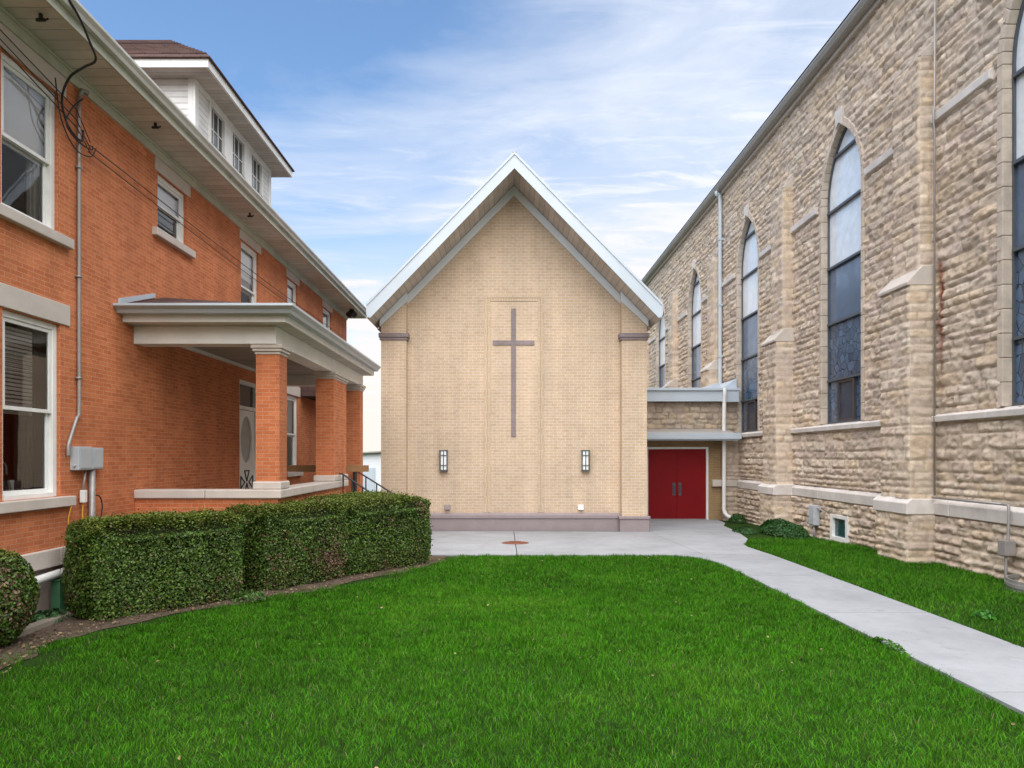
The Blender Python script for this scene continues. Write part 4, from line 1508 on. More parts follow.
# roof
rf = MB()
TZ = TIPZ
for sgn in (-1, 1):
    tx = CX + sgn * TIPX
    rf.prism([(CX, YF + .03, APX), (tx, YF + .03, TZ), (tx, YF + .03, TZ - .12), (CX, YF + .03, APX - .12)], (0, yb + .6 - YF, 0))
rf.box(CX - .05, CX + .05, YF + .03, yb + .6, APX - .02, APX + .016)
chroof = rf.build('roof', M['grey_shingle'], chapel)
sf = MB()
for sgn in (-1, 1):
    tx = CX + sgn * TIPX
    sf.prism([(CX, YF + .03, APX - RT + .02), (tx, YF + .03, TZ - RT + .02), (tx, YF + .03, TZ - RT + .06), (CX, YF + .03, APX - RT + .06)], (0, CY - YF + .2, 0))
    sf.box(min(tx, CX + sgn * (HWID - .02)), max(tx, CX + sgn * (HWID - .02)), CY + .24, yb, TZ - RT, TZ - RT + .03)
sf.build('soffit', M['soffit'], chroof)
fc = MB()
for sgn in (-1, 1):
    tx = CX + sgn * TIPX
    fc.prism([(CX, YF, APX), (tx, YF, TZ), (tx, YF, TZ - RT + .06), (tx - sgn * .08, YF, TZ - RT + .03), (CX, YF, APX - RT)], (0, .028, 0))
    fc.prism([(CX, YF - .022, APX + .012), (tx, YF - .022, TZ + .012), (tx, YF - .022, TZ - .06), (CX, YF - .022, APX - .06)], (0, .02, 0))
    fc.box(min(tx, tx + sgn * .02), max(tx, tx + sgn * .02), YF, yb + .6, TZ - RT + .1, TZ + .0)
fc.build('rake_fascia', M['white_metal'], chroof)
tm = MB()
for sgn in (-1, 1):
    xi = CX + sgn * (HWID - .665)
    tm.prism([(CX, CY - .05, under(CX) + .01), (xi, CY - .05, under(xi) + .01), (xi, CY - .05, under(xi) - .25), (CX, CY - .05, under(CX) - .25)], (0, .045, 0))
    xo = CX + sgn * (HWID + .03)
    tm.prism([(xi - sgn * .03, 18.40, under(xi - sgn * .03) + .01), (xo, 18.40, under(xo) + .01), (xo, 18.40, under(xo) - .18), (xi - sgn * .03, 18.40, under(xi - sgn * .03) - .25)], (0, .045, 0))
tm.build('frieze_trim', M['trim_white'], chapel, bevel=.005)

for (sx, lab, lab2, wht) in ((-1.63, 'left wall sconce with black cage and frosted glass on the chapel, nearer the hedge', 'small lavender outlet cover low on the chapel wall, under the left sconce', 0),
                             (2.14, 'right wall sconce with black cage and frosted glass on the chapel, nearer the red door', 'small white outlet cover low on the chapel wall, under the right sconce', 1)):
    root = thing('wall_sconce', lab, 'wall lamp', (sx, CY, 1.5), 'wall sconces on the chapel front')
    MB().box(sx - .07, sx + .07, CY - .13, CY - .03, 1.53, 2.03).build('lamp_glass', M['lamp_glass'], root, bevel=.01)
    k_ = MB()
    k_.box(sx - .06, sx + .06, CY - .03, CY - .001, 1.55, 2.01)
    for xx_ in (-.1, .1):
        k_.box(sx + xx_ - .013, sx + xx_ + .013, CY - .155, CY - .13, 1.50, 2.06)
        k_.box(sx + xx_ - .013, sx + xx_ + .013, CY - .129, CY - .02, 1.50, 1.525)
        k_.box(sx + xx_ - .013, sx + xx_ + .013, CY - .129, CY - .02, 2.035, 2.06)
    k_.box(sx - .012, sx + .012, CY - .150, CY - .132, 1.52, 2.04)
    for z in (1.50, 1.645, 1.91, 2.04):
        k_.box(sx - .086, sx + .086, CY - .152, CY - .133, z, z + .018)
    k_.box(sx - .09, sx + .09, CY - .131, CY - .001, 2.035, 2.052).box(sx - .09, sx + .09, CY - .131, CY - .001, 1.505, 1.524)
    k_.build('cage', M['lead_frame'], root)
    ox = (447.5 - VX if not wht else 580.5 - VX) * CY / F
    k_ = MB().box(ox - .06, ox + .06, CY - .012, CY + .01, .45, .59)
    k_.prism([(ox - .075, CY - .09, .47), (ox - .075, CY - .012, .47), (ox - .075, CY - .012, .60), (ox - .075, CY - .06, .60)], (.15, 0, 0))
    o = k_.build('outlet_cover', M['white_paint'] if wht else M['mauve'], loc=(ox, CY, .45), bevel=.006)
    tag(o, lab2, 'outlet', 'outlet covers on the chapel front')

k_ = MB()
my_, mz_ = 15.5, gz(15.5) + .022
ring = [(ccx + .30 * math.cos(t * 2 * PI / 40), my_ + .30 * math.sin(t * 2 * PI / 40)) for t in range(40)]
k_.prism([(x, y, gz(y) + .023) for x, y in ring], (0, 0, .008))
for i in range(-3, 4):
    w_ = math.sqrt(max(.26 ** 2 - (i * .075) ** 2, 0))
    k_.box(ccx - w_, ccx + w_, my_ + i * .075 - .015, my_ + i * .075 + .015, mz_ + .006, mz_ + .016)
o = k_.build('manhole_cover', M['rust'], loc=(ccx, my_, mz_))
tag(o, 'round rusty drain cover set in the concrete apron before the chapel', 'drain cover')

# ================================================================== STONE CHURCH
WX, BXX = 7.70, 7.66            # wall plane above / below the water table
CHY0, CHY1 = 2.6, 40.0
WC = [9.83 + 6.15 * i for i in range(5)]
BC = [6.80 + 6.15 * i for i in range(6)]
HWN, ZS, ZA, ZSILL = .925, 7.92, 9.46, 2.66
RA = (HWN ** 2 + (ZA - ZS) ** 2) / (2 * HWN)
church = thing('stone_church', 'tall rock-faced limestone church with pointed windows and stepped buttresses', 'church', (WX, 18.0, 0))


def halfw(z, a=HWN):
    r = (a ** 2 + (ZA - (HWN - a) * 1.6 - ZS) ** 2) / (2 * a)
    return np.where(z < ZS, a, np.sqrt(np.clip(r * r - (z - ZS) ** 2, 0, None)) - (r - a))


BWIN = (15.56, 16.30, .0, .50)


def holes_up(u, z):
    y = CHY0 + u
    m = np.zeros(u.shape, bool)
    for c in WC:
        m |= (np.abs(y - c) < np.maximum(halfw(z) + .06, -1)) & (z > ZSILL - .02) & (z < ZA + .03) & (halfw(z) > 0)
    return m


def holes_low(u, z):
    y = CHY0 + u
    return (y > BWIN[0]) & (y < BWIN[1]) & (z > BWIN[2] - .02) & (z < BWIN[3])


# variable resolution along the wall
uf = np.concatenate([np.arange(0, 15.5, .028), np.arange(15.5, 25, .04), np.arange(25, CHY1 - CHY0 + .01, .07)])
rk = Rock()
rk.patch((WX, CHY0, 1.14), (0, 1, 0), (0, 0, 1), (-1, 0, 0), uf[-1], 11.12 - 1.14, uf, .074, 1, holes_up, border=(0, 0, 1, 1))
rk.patch((BXX, CHY0, -.4), (0, 1, 0), (0, 0, 1), (-1, 0, 0), uf[-1], .86 + .4, uf, .095, 2, holes_low, border=(0, 0, 0, 1), small=1.2)
rk.build('wall', M['rock'], church)
cw = MB()      # plain rear and end walls (never in view)
cw.quad((WX, CHY0, -.4), (22, CHY0, -.4), (22, CHY0, 11.3), (WX, CHY0, 11.3))
cw.quad((22, CHY1, -.4), (WX, CHY1, -.4), (WX, CHY1, 11.3), (22, CHY1, 11.3))
cw.quad((22, CHY0, -.4), (22, CHY1, -.4), (22, CHY1, 11.3), (22, CHY0, 11.3))
cw.build('rear_wall', M['limestone'], church)


def segs(y0, y1, lo=.8, hi=1.5):
    out, y = [], y0
    while y < y1 - .3:
        e = min(y + random.uniform(lo, hi), y1)
        if y1 - e < .3:
            e = y1
        out.append((y, e))
        y = e
    return out


def jag(m, x0, x1, y0, y1, z0, z1):
    m.box(x0, x1, y0, y1, z0, z1)


# water table and sill course run between the buttresses
edges = [CHY0] + [v for c in BC for v in (c - .50, c + .50) if CHY0 < v < CHY1] + [CHY1]
edges = sorted(edges)
spans = [(CHY0, BC[0] - .5)] + [(BC[i] + .5, BC[i + 1] - .5) for i in range(5)] + [(BC[5] + .5, CHY1)]
for (a, c) in spans:
    wt, sc_ = MB(), MB()
    for (p, q_) in segs(a, c):
        j = random.uniform(0, .02)
        wt.prism([(WX + .05, p, .865), (7.60 - j, p, .865), (7.59 - j, p, 1.07), (7.66, p, 1.135), (WX + .05, p, 1.135)], (0, q_ - p - .006, 0))
    for (p, q_) in segs(a, c, 1.2, 2.2):
        sc_.prism([(WX + .05, p, 2.50), (7.58, p, 2.50), (7.57, p, 2.60), (7.70, p, 2.655), (WX + .05, p, 2.655)], (0, q_ - p - .006, 0))
    wt.build('water_table', M['limestone_light'], church, bevel=.012)
    sc_.build('sill_course', M['limestone_light'], church, bevel=.01)
for c in WC:
    for (a, d_) in ((c - HWN - .24, -1), (c + HWN + .24, 1)):
        hb = MB()
        if d_ > 0:
            lim = min([b_ - .42 for b_ in BC if b_ > a] + [CHY1])
            hb.prism([(WX + .05, a, 7.80), (7.60, a, 7.83), (7.595, a, 7.97), (7.68, a, 8.02), (WX + .05, a, 8.02)], (0, lim - a, 0))
        else:
            lim = max([b_ + .42 for b_ in BC if b_ < a] + [CHY0])
            hb.prism([(WX + .05, lim, 7.80), (7.60, lim, 7.83), (7.595, lim, 7.97), (7.68, lim, 8.02), (WX + .05, lim, 8.02)], (0, a - lim, 0))
        hb.build('string_course', M['limestone_light'], church, bevel=.012)

# buttresses
for i, c in enumerate(BC):
    res = .03 if i < 2 else (.045 if i < 3 else .07)
    r_ = Rock()
    # base stage
    xo = 7.20
    y0, y1 = c - .52, c + .52
    stages = [(7.16, y0, y1, -.4, .86, .065), (7.215, y0 + .04, y1 - .04, 1.14, 4.95, .055), (7.42, y0 + .09, y1 - .09, 5.25, 9.05, .05)]
    for (xo, ya, yb_, za, zb_, amp) in stages:
        r_.patch((xo, ya, za), (0, 1, 0), (0, 0, 1), (-1, 0, 0), yb_ - ya, zb_ - za, res, amp, 40 + i, border=(1, 1, 0, 0))
        r_.patch((xo, ya, za), (1, 0, 0), (0, 0, 1), (0, -1, 0), WX + .1 - xo, zb_ - za, res, amp * .7, 60 + i, border=(1, 0, 0, 0), tone=.97)
        r_.patch((xo, yb_, za), (1, 0, 0), (0, 0, 1), (0, 1, 0), WX + .1 - xo, zb_ - za, max(res, .06), amp * .6, 80 + i, border=(1, 0, 0, 0))
    bo = r_.build('buttress', M['rock'], church)
    k_ = MB()
    # water table round the buttress, sloped offsets, top weathering
    k_.prism([(WX + .05, y0 - .05, .865), (7.10, y0 - .05, .865), (7.095, y0 - .05, 1.06), (7.20, y0 - .05, 1.14), (WX + .05, y0 - .05, 1.14)], (0, y1 - y0 + .1, 0))
    cap = k_.build('buttress_water_table', M['limestone_light'], bo, bevel=.012)
    k_ = MB()
    k_.prism([(WX + .05, y0 + .02, 4.945), (7.155, y0 + .02, 4.945), (7.15, y0 + .02, 5.0), (7.43, y0 + .02, 5.29), (WX + .05, y0 + .02, 5.31)], (0, y1 - y0 - .04, 0))
    k_.build('offset_cap', M['limestone'], bo, bevel=.012)
    k_ = MB()
    k_.prism([(WX + .05, y0 + .075, 9.051), (7.40, y0 + .075, 9.051), (7.40, y0 + .075, 9.09), (7.66, y0 + .075, 9.33), (WX + .05, y0 + .075, 9.34)], (0, y1 - y0 - .15, 0))
    k_.build('top_cap', M['limestone'], bo, bevel=.01)

# pointed windows
GX = 7.825


def outline(a, n=10, zb=ZSILL):
    """pointed-arch outline as list of (dy,z): bottom near side up to apex and down"""
    za = ZA - (HWN - a) * 1.6
    r = (a * a + (za - ZS) ** 2) / (2 * a)
    pts = [(-a, zb)]
    m = max(2, int((ZS - zb) / .36))
    for k in range(1, m + 1):
        pts.append((-a, zb + (ZS - zb) * k / m))
    th = math.asin((za - ZS) / r)
    for k in range(1, n + 1):
        t = th * k / n
        pts.append(((r - a) - r * math.cos(t), ZS + r * math.sin(t)))
    return pts + [(-d, z) for d, z in reversed(pts[:-1])]


def ring(a0, a1, x0, x1, c, m, mi=0, zb=ZSILL, gap=0.0, n=10):
    i_, o_ = outline(a0, n, zb), outline(a1, n, zb)
    for k in range(len(i_) - 1):
        q4 = [(x0, c + i_[k][0], i_[k][1]), (x0, c + i_[k + 1][0], i_[k + 1][1]), (x0, c + o_[k + 1][0], o_[k + 1][1]), (x0, c + o_[k][0], o_[k][1])]
        if gap:
            ce = sum((Vector(p) for p in q4), Vector()) / 4
            q4 = [tuple(Vector(p) + (ce - Vector(p)).normalized() * gap) for p in q4]
        m.prism(q4, (x1 - x0, 0, 0), mi)


def glass_slice(m, c, za, zb, a, x, mi=0):
    zs = np.linspace(za, zb, 8 if zb > ZS else 2)
    w = halfw(zs, a)
    pts = [(x, c - w_, z) for w_, z in zip(w, zs)] + [(x, c + w_, z) for w_, z in zip(w[::-1], zs[::-1]) if w_ > 1e-3 or True]
    k = len(zs)
    vs = [(x, c - w_, z) for w_, z in zip(w, zs)] + [(x, c + w_, z) for w_, z in zip(w, zs)]
    m.add(vs, [(i, i + 1, k + i + 1, k + i) for i in range(k - 1)], mi)


BARS = [3.69, 5.04, 6.37, 7.70, 8.92]
for i, c in enumerate(WC):
    m = MB()
    ring(HWN, HWN + .13, 7.645, 7.95, c, m, gap=.003)
    w = m.build('window', M['surround'], church, bevel=.012)
    k_ = MB()
    zt = ZA + .02
    k_.prism([(7.60, c - .13, zt - .06), (7.60, c, zt + .03), (7.60, c + .13, zt - .06), (7.60, c + .17, zt + .34), (7.60, c - .17, zt + .34)], (.2, 0, 0))
    k_.build('keystone', M['limestone_light'], w, bevel=.01)
    m = MB()
    ring(HWN - .045, HWN + .002, GX - .035, GX + .02, c, m)
    for z in BARS:
        hw_ = float(halfw(np.array([z]), HWN - .05)[0])
        m.box(GX - .075, GX - .01, c - hw_, c + hw_, z - .026, z + .026)
    m.box(GX - .06, GX + .02, c - HWN + .055, c + HWN - .055, ZSILL, ZSILL + .05)
    m.build('frame', M['lead_frame'], w)
    m = MB()
    for s in (-1, 1):
        m.box(GX - .055, GX - .008, c + s * .36 - .035, c + s * .36 + .035, ZSILL + .051, BARS[0] - .027)
    m.box(GX - .05, GX - .01, c - .324, c + .324, ZSILL + .051, ZSILL + .10).box(GX - .05, GX - .01, c - .324, c + .324, BARS[0] - .09, BARS[0] - .028)
    m.build('vent_sash', M['brown_frame'], w)
    m = MB()
    aa = HWN - .04
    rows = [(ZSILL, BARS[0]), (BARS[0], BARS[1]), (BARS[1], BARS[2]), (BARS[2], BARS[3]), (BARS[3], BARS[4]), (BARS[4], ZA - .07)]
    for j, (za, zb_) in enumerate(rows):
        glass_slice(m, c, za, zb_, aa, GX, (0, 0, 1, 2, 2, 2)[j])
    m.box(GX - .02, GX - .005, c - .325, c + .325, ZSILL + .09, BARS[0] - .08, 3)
    m.build('glazing', [M['stain_low'], M['stain_mid'], M['stain_sky_reflect'], M['stain_vent']], w)

# basement window
k_ = MB()
a0, a1, c0, c1 = BWIN
k_.box(7.585, 7.86, a0 - .05, a0 + .06, c0 - .03, c1 + .05).box(7.585, 7.86, a1 - .06, a1 + .05, c0 - .03, c1 + .05)
k_.box(7.587, 7.86, a0 + .061, a1 - .061, c1 - .03, c1 + .05).box(7.58, 7.86, a0 + .061, a1 - .061, c0 - .03, c0 + .05)
bw_ = k_.build('basement_window', M['white_paint'], church, bevel=.005)
MB().box(7.66, 7.666, a0 + .05, a1 - .05, c0 + .05, c1 - .05).build('basement_pane', M['teal_glass'], bw_)
MB().box(7.56, 7.70, a0 - .25, a1 + .25, -.12, -.031).build('basement_sill', M['limestone'], bw_, bevel=.01)
# eaves and roof
k_ = MB()
k_.box(7.58, WX + .1, CHY0, CHY1, 11.10, 11.20)
k_.build('cornice', M['limestone'], church, bevel=.01)
k_ = MB()
k_.prism([(px_, CHY0, pz_) for px_, pz_ in [(WX + .1, 11.201), (7.47, 11.201), (7.43, 11.23), (7.38, 11.32), (7.38, 11.38), (WX + .1, 11.38)]], (0, CHY1 - CHY0, 0))
k_.build('gutter', M['grey_gutter'], church, bevel=.006)
k_ = MB()
k_.add([(7.36, CHY0 - .2, 11.385), (7.36, CHY1 + .2, 11.385), (14.85, CHY1 + .2, 18.3), (14.85, CHY0 - .2, 18.3), (22.3, CHY0 - .2, 11.385), (22.3, CHY1 + .2, 11.385)],
       [(1, 0, 3, 2), (4, 5, 2, 3), (0, 4, 3), (5, 1, 2)])
k_.build('roof', M['grey_shingle'], church)


def spout(pts, w=.05, d=.04):
    m = MB()
    m.tube(pts, w, 8)
    return m


k_ = spout(smooth_path([(7.44, 24.6, 11.2), (7.44, 24.6, 11.08), (7.56, 24.6, 10.9), (7.56, 24.6, 9), (7.56, 24.6, 7), (7.56, 24.6, 5), (7.56, 24.6, 4.1)], 4), .065)
for z in (9.5, 7.2, 5.4):
    k_.box(7.49, 7.72, 24.53, 24.67, z - .03, z + .03)
k_.build('downspout', M['white_metal'], church, smooth=False)

# conduit beside the near buttress, running along the water table to a box
k_ = MB()
k_.tube([(7.60, 12.36, 11.1), (7.585, 12.36, 8.1), (7.55, 12.34, 7.95), (7.55, 12.34, 7.8), (7.585, 12.36, 7.65), (7.585, 12.36, 1.20)], .018, 8)
k_.tube([(7.53, 12.33, 1.17), (7.53, 10.55, 1.17)], .020, 8)
k_.tube(smooth_path([(7.53, 10.6, 1.17), (7.53, 10.5, 1.165), (7.52, 10.45, 1.1), (7.50, 10.44, .6)]), .022, 8)
o = k_.build('wall_conduit', M['conduit'], loc=(7.55, 12.3, 0), smooth=True)
tag(o, 'thin grey conduit running down beside the near buttress and along the stone ledge', 'conduit')
k_ = MB().box(7.40, 7.56, 10.36, 10.52, .42, .64)
k_.tube([(7.47, 10.44, .42), (7.47, 10.44, .0)], .022, 8)
o = k_.build('junction_box', M['conduit'], loc=(7.5, 10.44, 0), bevel=.006)
tag(o, 'small grey junction box on the stone base at the right edge', 'electrical box')
k_ = MB()
cy_ = 9.75
for k in range(0, 17):
    t0, t1 = PI / 2 + k * PI / 16, PI / 2 + (k + 1) * PI / 16
    if k == 16:
        break
    for zz_ in range(5):
        rr = .50 + (.012 if (zz_ % 2) else 0)
        pts = [(7.64 + rr * 1.0 * math.cos(t), cy_ + rr * 1.25 * math.sin(t)) for t in (t0, t1)]
        inn = [(7.64 + (rr - .02) * 1.0 * math.cos(t), cy_ + (rr - .02) * 1.25 * math.sin(t)) for t in (t0, t1)]
        z0_ = -.1 + zz_ * .05
        k_.prism([(pts[0][0], pts[0][1], z0_), (pts[1][0], pts[1][1], z0_), (inn[1][0], inn[1][1], z0_), (inn[0][0], inn[0][1], z0_)], (0, 0, .05))
o = k_.build('window_well', M['conduit'], loc=(7.4, cy_, 0))
tag(o, 'curved corrugated metal window well at the foot of the stone wall', 'window well')
# utility box near the basement window
root = thing('utility_box', 'grey upright utility box on the stone base left of the basement window', 'utility box', (7.55, 17.2, .2))
MB().box(7.46, 7.60, 16.9, 17.2, .22, .70).build('cabinet', M['grey_box'], root, bevel=.01)
MB().box(7.448, 7.461, 16.92, 17.18, .24, .68).build('cover', M['grey_box'], root, bevel=.004)
k_ = MB().tube(smooth_path([(7.54, 16.9, .64), (7.54, 16.75, .62), (7.56, 16.55, .56)]), .018, 8)
k_.tube([(7.53, 17.05, .22), (7.53, 17.05, -.15)], .03, 8)
k_.build('pipe', M['conduit'], root, smooth=True)

# ================================================================== CONNECTING ENTRANCE
EYF = 23.10
EZ = gz(23.1)
link = thing('entrance_link', 'low flat-roofed stone entrance with red double doors between chapel and church', 'entrance', (5.68, EYF, EZ))
DX0, DX1, DZ1 = 4.72, 6.635, 2.13
k_ = MB()
k_.quad((3.6, EYF, EZ - .2), (DX0 - .07, EYF, EZ - .2), (DX0 - .07, EYF, 2.45), (3.6, EYF, 2.45))
k_.quad((DX1 + .07, EYF, EZ - .2), (7.7, EYF, EZ - .2), (7.7, EYF, 2.45), (DX1 + .07, EYF, 2.45))
k_.quad((DX0 - .07, EYF, DZ1 + .07), (DX1 + .07, EYF, DZ1 + .07), (DX1 + .07, EYF, 2.45), (DX0 - .07, EYF, 2.45))
k_.quad((3.6, EYF + .02, 2.45), (7.7, EYF + .02, 2.45), (7.7, EYF + .02, 4.0), (3.6, EYF + .02, 4.0))
k_.quad((7.7, EYF, EZ - .2), (7.7, EYF + 7, EZ - .2), (7.7, EYF + 7, 4.0), (7.7, EYF, 4.0))
k_.quad((3.6, EYF + 7, 4.0), (3.6, EYF, 4.0), (7.7, EYF, 4.0), (7.7, EYF + 7, 4.0))
lw_ = k_.build('wall', M['tan_brick'], link)
r_ = Rock()
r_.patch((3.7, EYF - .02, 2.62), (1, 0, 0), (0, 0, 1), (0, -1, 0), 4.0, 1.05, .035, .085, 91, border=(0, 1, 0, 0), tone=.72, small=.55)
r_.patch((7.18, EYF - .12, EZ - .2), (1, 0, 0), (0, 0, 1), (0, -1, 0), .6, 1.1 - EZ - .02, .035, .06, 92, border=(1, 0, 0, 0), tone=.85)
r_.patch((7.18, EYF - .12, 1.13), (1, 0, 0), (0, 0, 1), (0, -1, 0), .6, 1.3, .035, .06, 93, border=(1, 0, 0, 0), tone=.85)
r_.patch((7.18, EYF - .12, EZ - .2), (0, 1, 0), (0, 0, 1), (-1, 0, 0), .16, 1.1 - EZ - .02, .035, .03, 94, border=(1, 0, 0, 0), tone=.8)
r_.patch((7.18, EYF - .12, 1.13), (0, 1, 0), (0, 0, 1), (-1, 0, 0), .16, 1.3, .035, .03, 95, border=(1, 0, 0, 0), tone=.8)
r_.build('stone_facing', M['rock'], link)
MB().box(6.80, 7.60, EYF - .17, EYF + .0, .90, 1.12).build('stone_band', M['limestone'], link, bevel=.012)
k_ = MB()
k_.box(3.6, 7.62, EYF - .30, EYF + .2, 3.68, 4.03)
k_.box(3.6, 7.66, EYF - .36, EYF + .2, 4.031, 4.12)
k_.box(7.2, 7.62, EYF - .33, EYF - .301, 3.66, 4.02)
k_.build('parapet_fascia', M['white_metal'], link, bevel=.008)
k_ = MB()
k_.prism([(6.4, EYF - .1, 4.121), (7.0, EYF - .1, 4.30), (7.12, EYF - .1, 4.121)], (0, 2.2, 0))
k_.prism([(7.10, EYF - .1, 4.121), (7.62, EYF - .1, 4.45), (7.62, EYF - .1, 4.121)], (0, 2.4, 0))
k_.build('roof_flashing', M['white_metal'], link, bevel=.006)
k_ = MB()
k_.box(3.6, 7.50, EYF - .75, EYF - .02, 2.40, 2.60)
k_.box(3.6, 7.54, EYF - .80, EYF - .76, 2.44, 2.64)
k_.prism([(3.6, EYF - .76, 2.641), (3.6, EYF - .03, 2.80), (3.6, EYF - .03, 2.641)], (3.72, 0, 0), 1)
k_.build('canopy', [M['white_metal'], M['grey_gutter']], link, bevel=.006)
k_ = MB()
k_.box(DX0 - .07, DX0, EYF - .03, EYF + .12, EZ, DZ1).box(DX1, DX1 + .07, EYF - .03, EYF + .12, EZ, DZ1)
k_.box(DX0 - .07, DX1 + .07, EYF - .032, EYF + .12, DZ1 + .001, DZ1 + .07)
k_.build('door_frame', M['cream_paint'], link, bevel=.005)
xm = (DX0 + DX1) / 2
for (p, q_, hx_) in ((DX0 + .006, xm - .003, xm - .10), (xm + .003, DX1 - .006, xm + .10)):
    k_ = MB().box(p, q_, EYF + .02, EYF + .07, EZ + .05, DZ1 - .006)
    d_ = k_.build('door', M['red_door'], link, bevel=.004)
    k_ = MB()
    k_.box(hx_ - .045, hx_ + .045, EYF + .008, EYF + .019, .60, 1.02)
    k_.tube([(hx_, EYF + .01, .68), (hx_, EYF - .05, .70), (hx_, EYF - .05, .92), (hx_, EYF + .01, .94)], .016, 8)
    k_.build('handle', M['lead_frame'], d_)
MB().box(DX0, DX1, EYF - .06, EYF + .1, EZ + .0, EZ + .045).build('threshold', M['conduit'], link)
k_ = MB()
k_.tube(smooth_path([(7.12, EYF - .43, 4.10), (7.12, EYF - .43, 3.9), (7.12, EYF - .38, 3.6), (7.12, EYF - .34, 3.0), (7.12, EYF - .34, 2.7)], 4), .062, 8)
k_.tube(smooth_path([(7.12, EYF - .34, 2.42), (7.12, EYF - .34, 1.5), (7.12, EYF - .34, .4), (7.12, EYF - .36, .12), (7.20, EYF - .44, -.04), (7.36, EYF - .52, -.10)], 4), .062, 8)
k_.build('downspout', M['white_paint'], link)

# ================================================================== WHITE SHED beyond the gap
shed = thing('white_outbuilding', 'white outbuilding with low roof seen between house and chapel', 'outbuilding', (-9.0, 42.0, -.2))
k_ = MB().box(-16, -6.0, 42, 50, -.3, 1.9)
k_.prism([(-16, 42, 1.9), (-6.0, 42, 1.9), (-6.0, 42, 2.15), (-11, 42, .9 + 1.2)], (0, 8, 0))
k_.build('wall', M['white_wall'], shed)
k_ = MB()
k_.prism([(-16.3, 41.7, 1.62), (-5.7, 41.7, 2.22), (-5.7, 41.7, 2.30), (-16.3, 41.7, 1.70)], (0, 8.6, 0))
k_.build('roof', M['grey_gutter'], shed)
k_ = MB().box(-9.0, -7.8, 41.94, 41.995, -.3, 1.2)
k_.build('door', M['white_metal'], shed)

# ================================================================== SKY + SUN
SUN_EL, SUN_AZ = 60.0, 184.0      # azimuth clockwise from +Y: behind the camera, a little to the left
w = bpy.data.worlds.new("World")
SC.world = w
w.use_nodes = True
nt = w.node_tree
nt.nodes.clear()
out = N(nt, 'ShaderNodeOutputWorld')
bg = N(nt, 'ShaderNodeBackground')
bg.inputs[1].default_value = 0.085
sky = N(nt, 'ShaderNodeTexSky', sky_type='NISHITA')
sky.sun_disc = False
sky.sun_elevation = R(SUN_EL)
sky.sun_rotation = R(SUN_AZ)
sky.air_density = 1.0
sky.dust_density = 0.6
sky.ozone_density = 1.5
tc = N(nt, 'ShaderNodeTexCoord')
sp = N(nt, 'ShaderNodeSeparateXYZ')
nt.links.new(tc.outputs['Generated'], sp.inputs[0])
zc = math_n(nt, 'MAXIMUM', sp.outputs[2], 0.06)
cu = math_n(nt, 'DIVIDE', sp.outputs[0], zc)
cv = math_n(nt, 'DIVIDE', sp.outputs[1], zc)
cmb = N(nt, 'ShaderNodeCombineXYZ')
nt.links.new(cu, cmb.inputs[0])
nt.links.new(cv, cmb.inputs[1])
mp = N(nt, 'ShaderNodeMapping')
mp.inputs['Rotation'].default_value = (0, 0, R(24))
mp.inputs['Scale'].default_value = (.75, 1.0, 1)
mp.inputs['Location'].default_value = (3.1, 1.7, 0)
nt.links.new(cmb.outputs[0], mp.inputs[0])
nz1 = N(nt, 'ShaderNodeTexNoise')
nz1.inputs['Scale'].default_value = 1.3
nz1.inputs['Detail'].default_value = 9
nz1.inputs['Roughness'].default_value = .58
nz1.inputs['Distortion'].default_value = .55
nt.links.new(mp.outputs[0], nz1.inputs['Vector'])
nz2 = N(nt, 'ShaderNodeTexNoise')
nz2.inputs['Scale'].default_value = .55
nz2.inputs['Detail'].default_value = 4
nt.links.new(mp.outputs[0], nz2.inputs['Vector'])
wisp = ramp(nt, nz1.outputs[0], .44, .68)
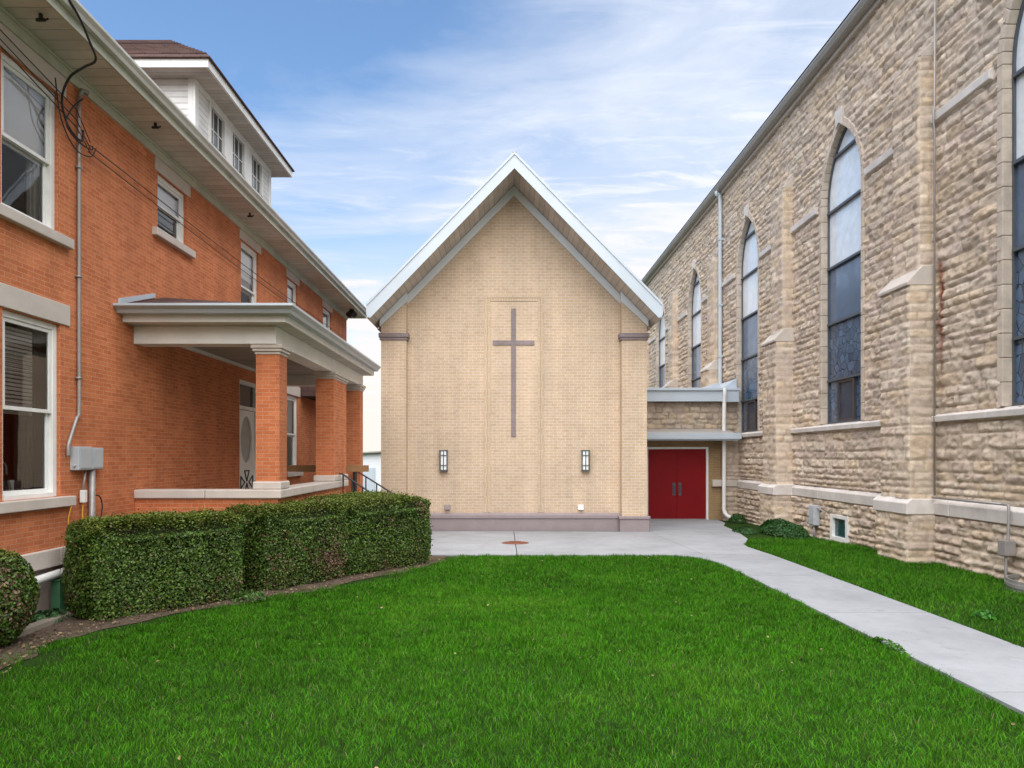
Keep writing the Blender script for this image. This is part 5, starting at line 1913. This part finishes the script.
# the veil thickens to the right and towards the horizon
bias = math_n(nt, 'ADD', math_n(nt, 'MULTIPLY', sp.outputs[0], .85), math_n(nt, 'MULTIPLY', math_n(nt, 'SUBTRACT', .66, sp.outputs[2]), 1.35))
veil = math_n(nt, 'ADD', bias, math_n(nt, 'MULTIPLY', math_n(nt, 'SUBTRACT', nz2.outputs[0], .5), .8), clamp=True)
mp3 = N(nt, 'ShaderNodeMapping')
mp3.inputs['Rotation'].default_value = (0, 0, R(-38))
mp3.inputs['Scale'].default_value = (.8, 2.6, 1)
nt.links.new(cmb.outputs[0], mp3.inputs[0])
nz3 = N(nt, 'ShaderNodeTexNoise')
nz3.inputs['Scale'].default_value = 2.2
nz3.inputs['Detail'].default_value = 10
nz3.inputs['Roughness'].default_value = .66
nz3.inputs['Distortion'].default_value = 1.2
nt.links.new(mp3.outputs[0], nz3.inputs['Vector'])
cirrus = math_n(nt, 'MULTIPLY', ramp(nt, nz3.outputs[0], .50, .70).outputs[0], ramp(nt, nz2.outputs[0], .42, .60).outputs[0])
cov = math_n(nt, 'ADD', math_n(nt, 'MULTIPLY', wisp.outputs[0], .50), math_n(nt, 'MULTIPLY', veil, .95))
cov = math_n(nt, 'ADD', cov, math_n(nt, 'MULTIPLY', cirrus, .55))
low = ramp(nt, sp.outputs[2], .04, .30, (1, 1, 1, 1), (0, 0, 0, 1))
cov = math_n(nt, 'ADD', cov, math_n(nt, 'MULTIPLY', low.outputs[0], .45))
cov = math_n(nt, 'MULTIPLY', cov, .96, clamp=True)
warm = ramp(nt, sp.outputs[2], .02, .40, (5.7, 5.05, 4.65, 1), (4.8, 5.1, 5.7, 1))
skyc = mix(nt, 1.0, sky.outputs[0], (.98, 1.14, 1.22), 'MULTIPLY')
colr = mix(nt, cov, skyc, warm.outputs[0])
nt.links.new(colr, bg.inputs[0])
nt.links.new(bg.outputs[0], out.inputs[0])

sun = bpy.data.lights.new('sun', 'SUN')
sun.energy = 3.3
sun.angle = R(95)
sun.color = (1.0, .945, .86)
so = bpy.data.objects.new('sun', sun)
COL.objects.link(so)
d = Vector((math.sin(R(SUN_AZ)) * math.cos(R(SUN_EL)), math.cos(R(SUN_AZ)) * math.cos(R(SUN_EL)), math.sin(R(SUN_EL))))
so.rotation_euler = d.to_track_quat('Z', 'Y').to_euler()
so.location = (0, 0, 30)

SC.render.engine = 'CYCLES'
SC.view_settings.view_transform = 'Standard'
SC.view_settings.look = 'None'
SC.view_settings.gamma = 1.0
SC.view_settings.exposure = 1.18
SC.view_settings.use_curve_mapping = False
SC.cycles.max_bounces = 8
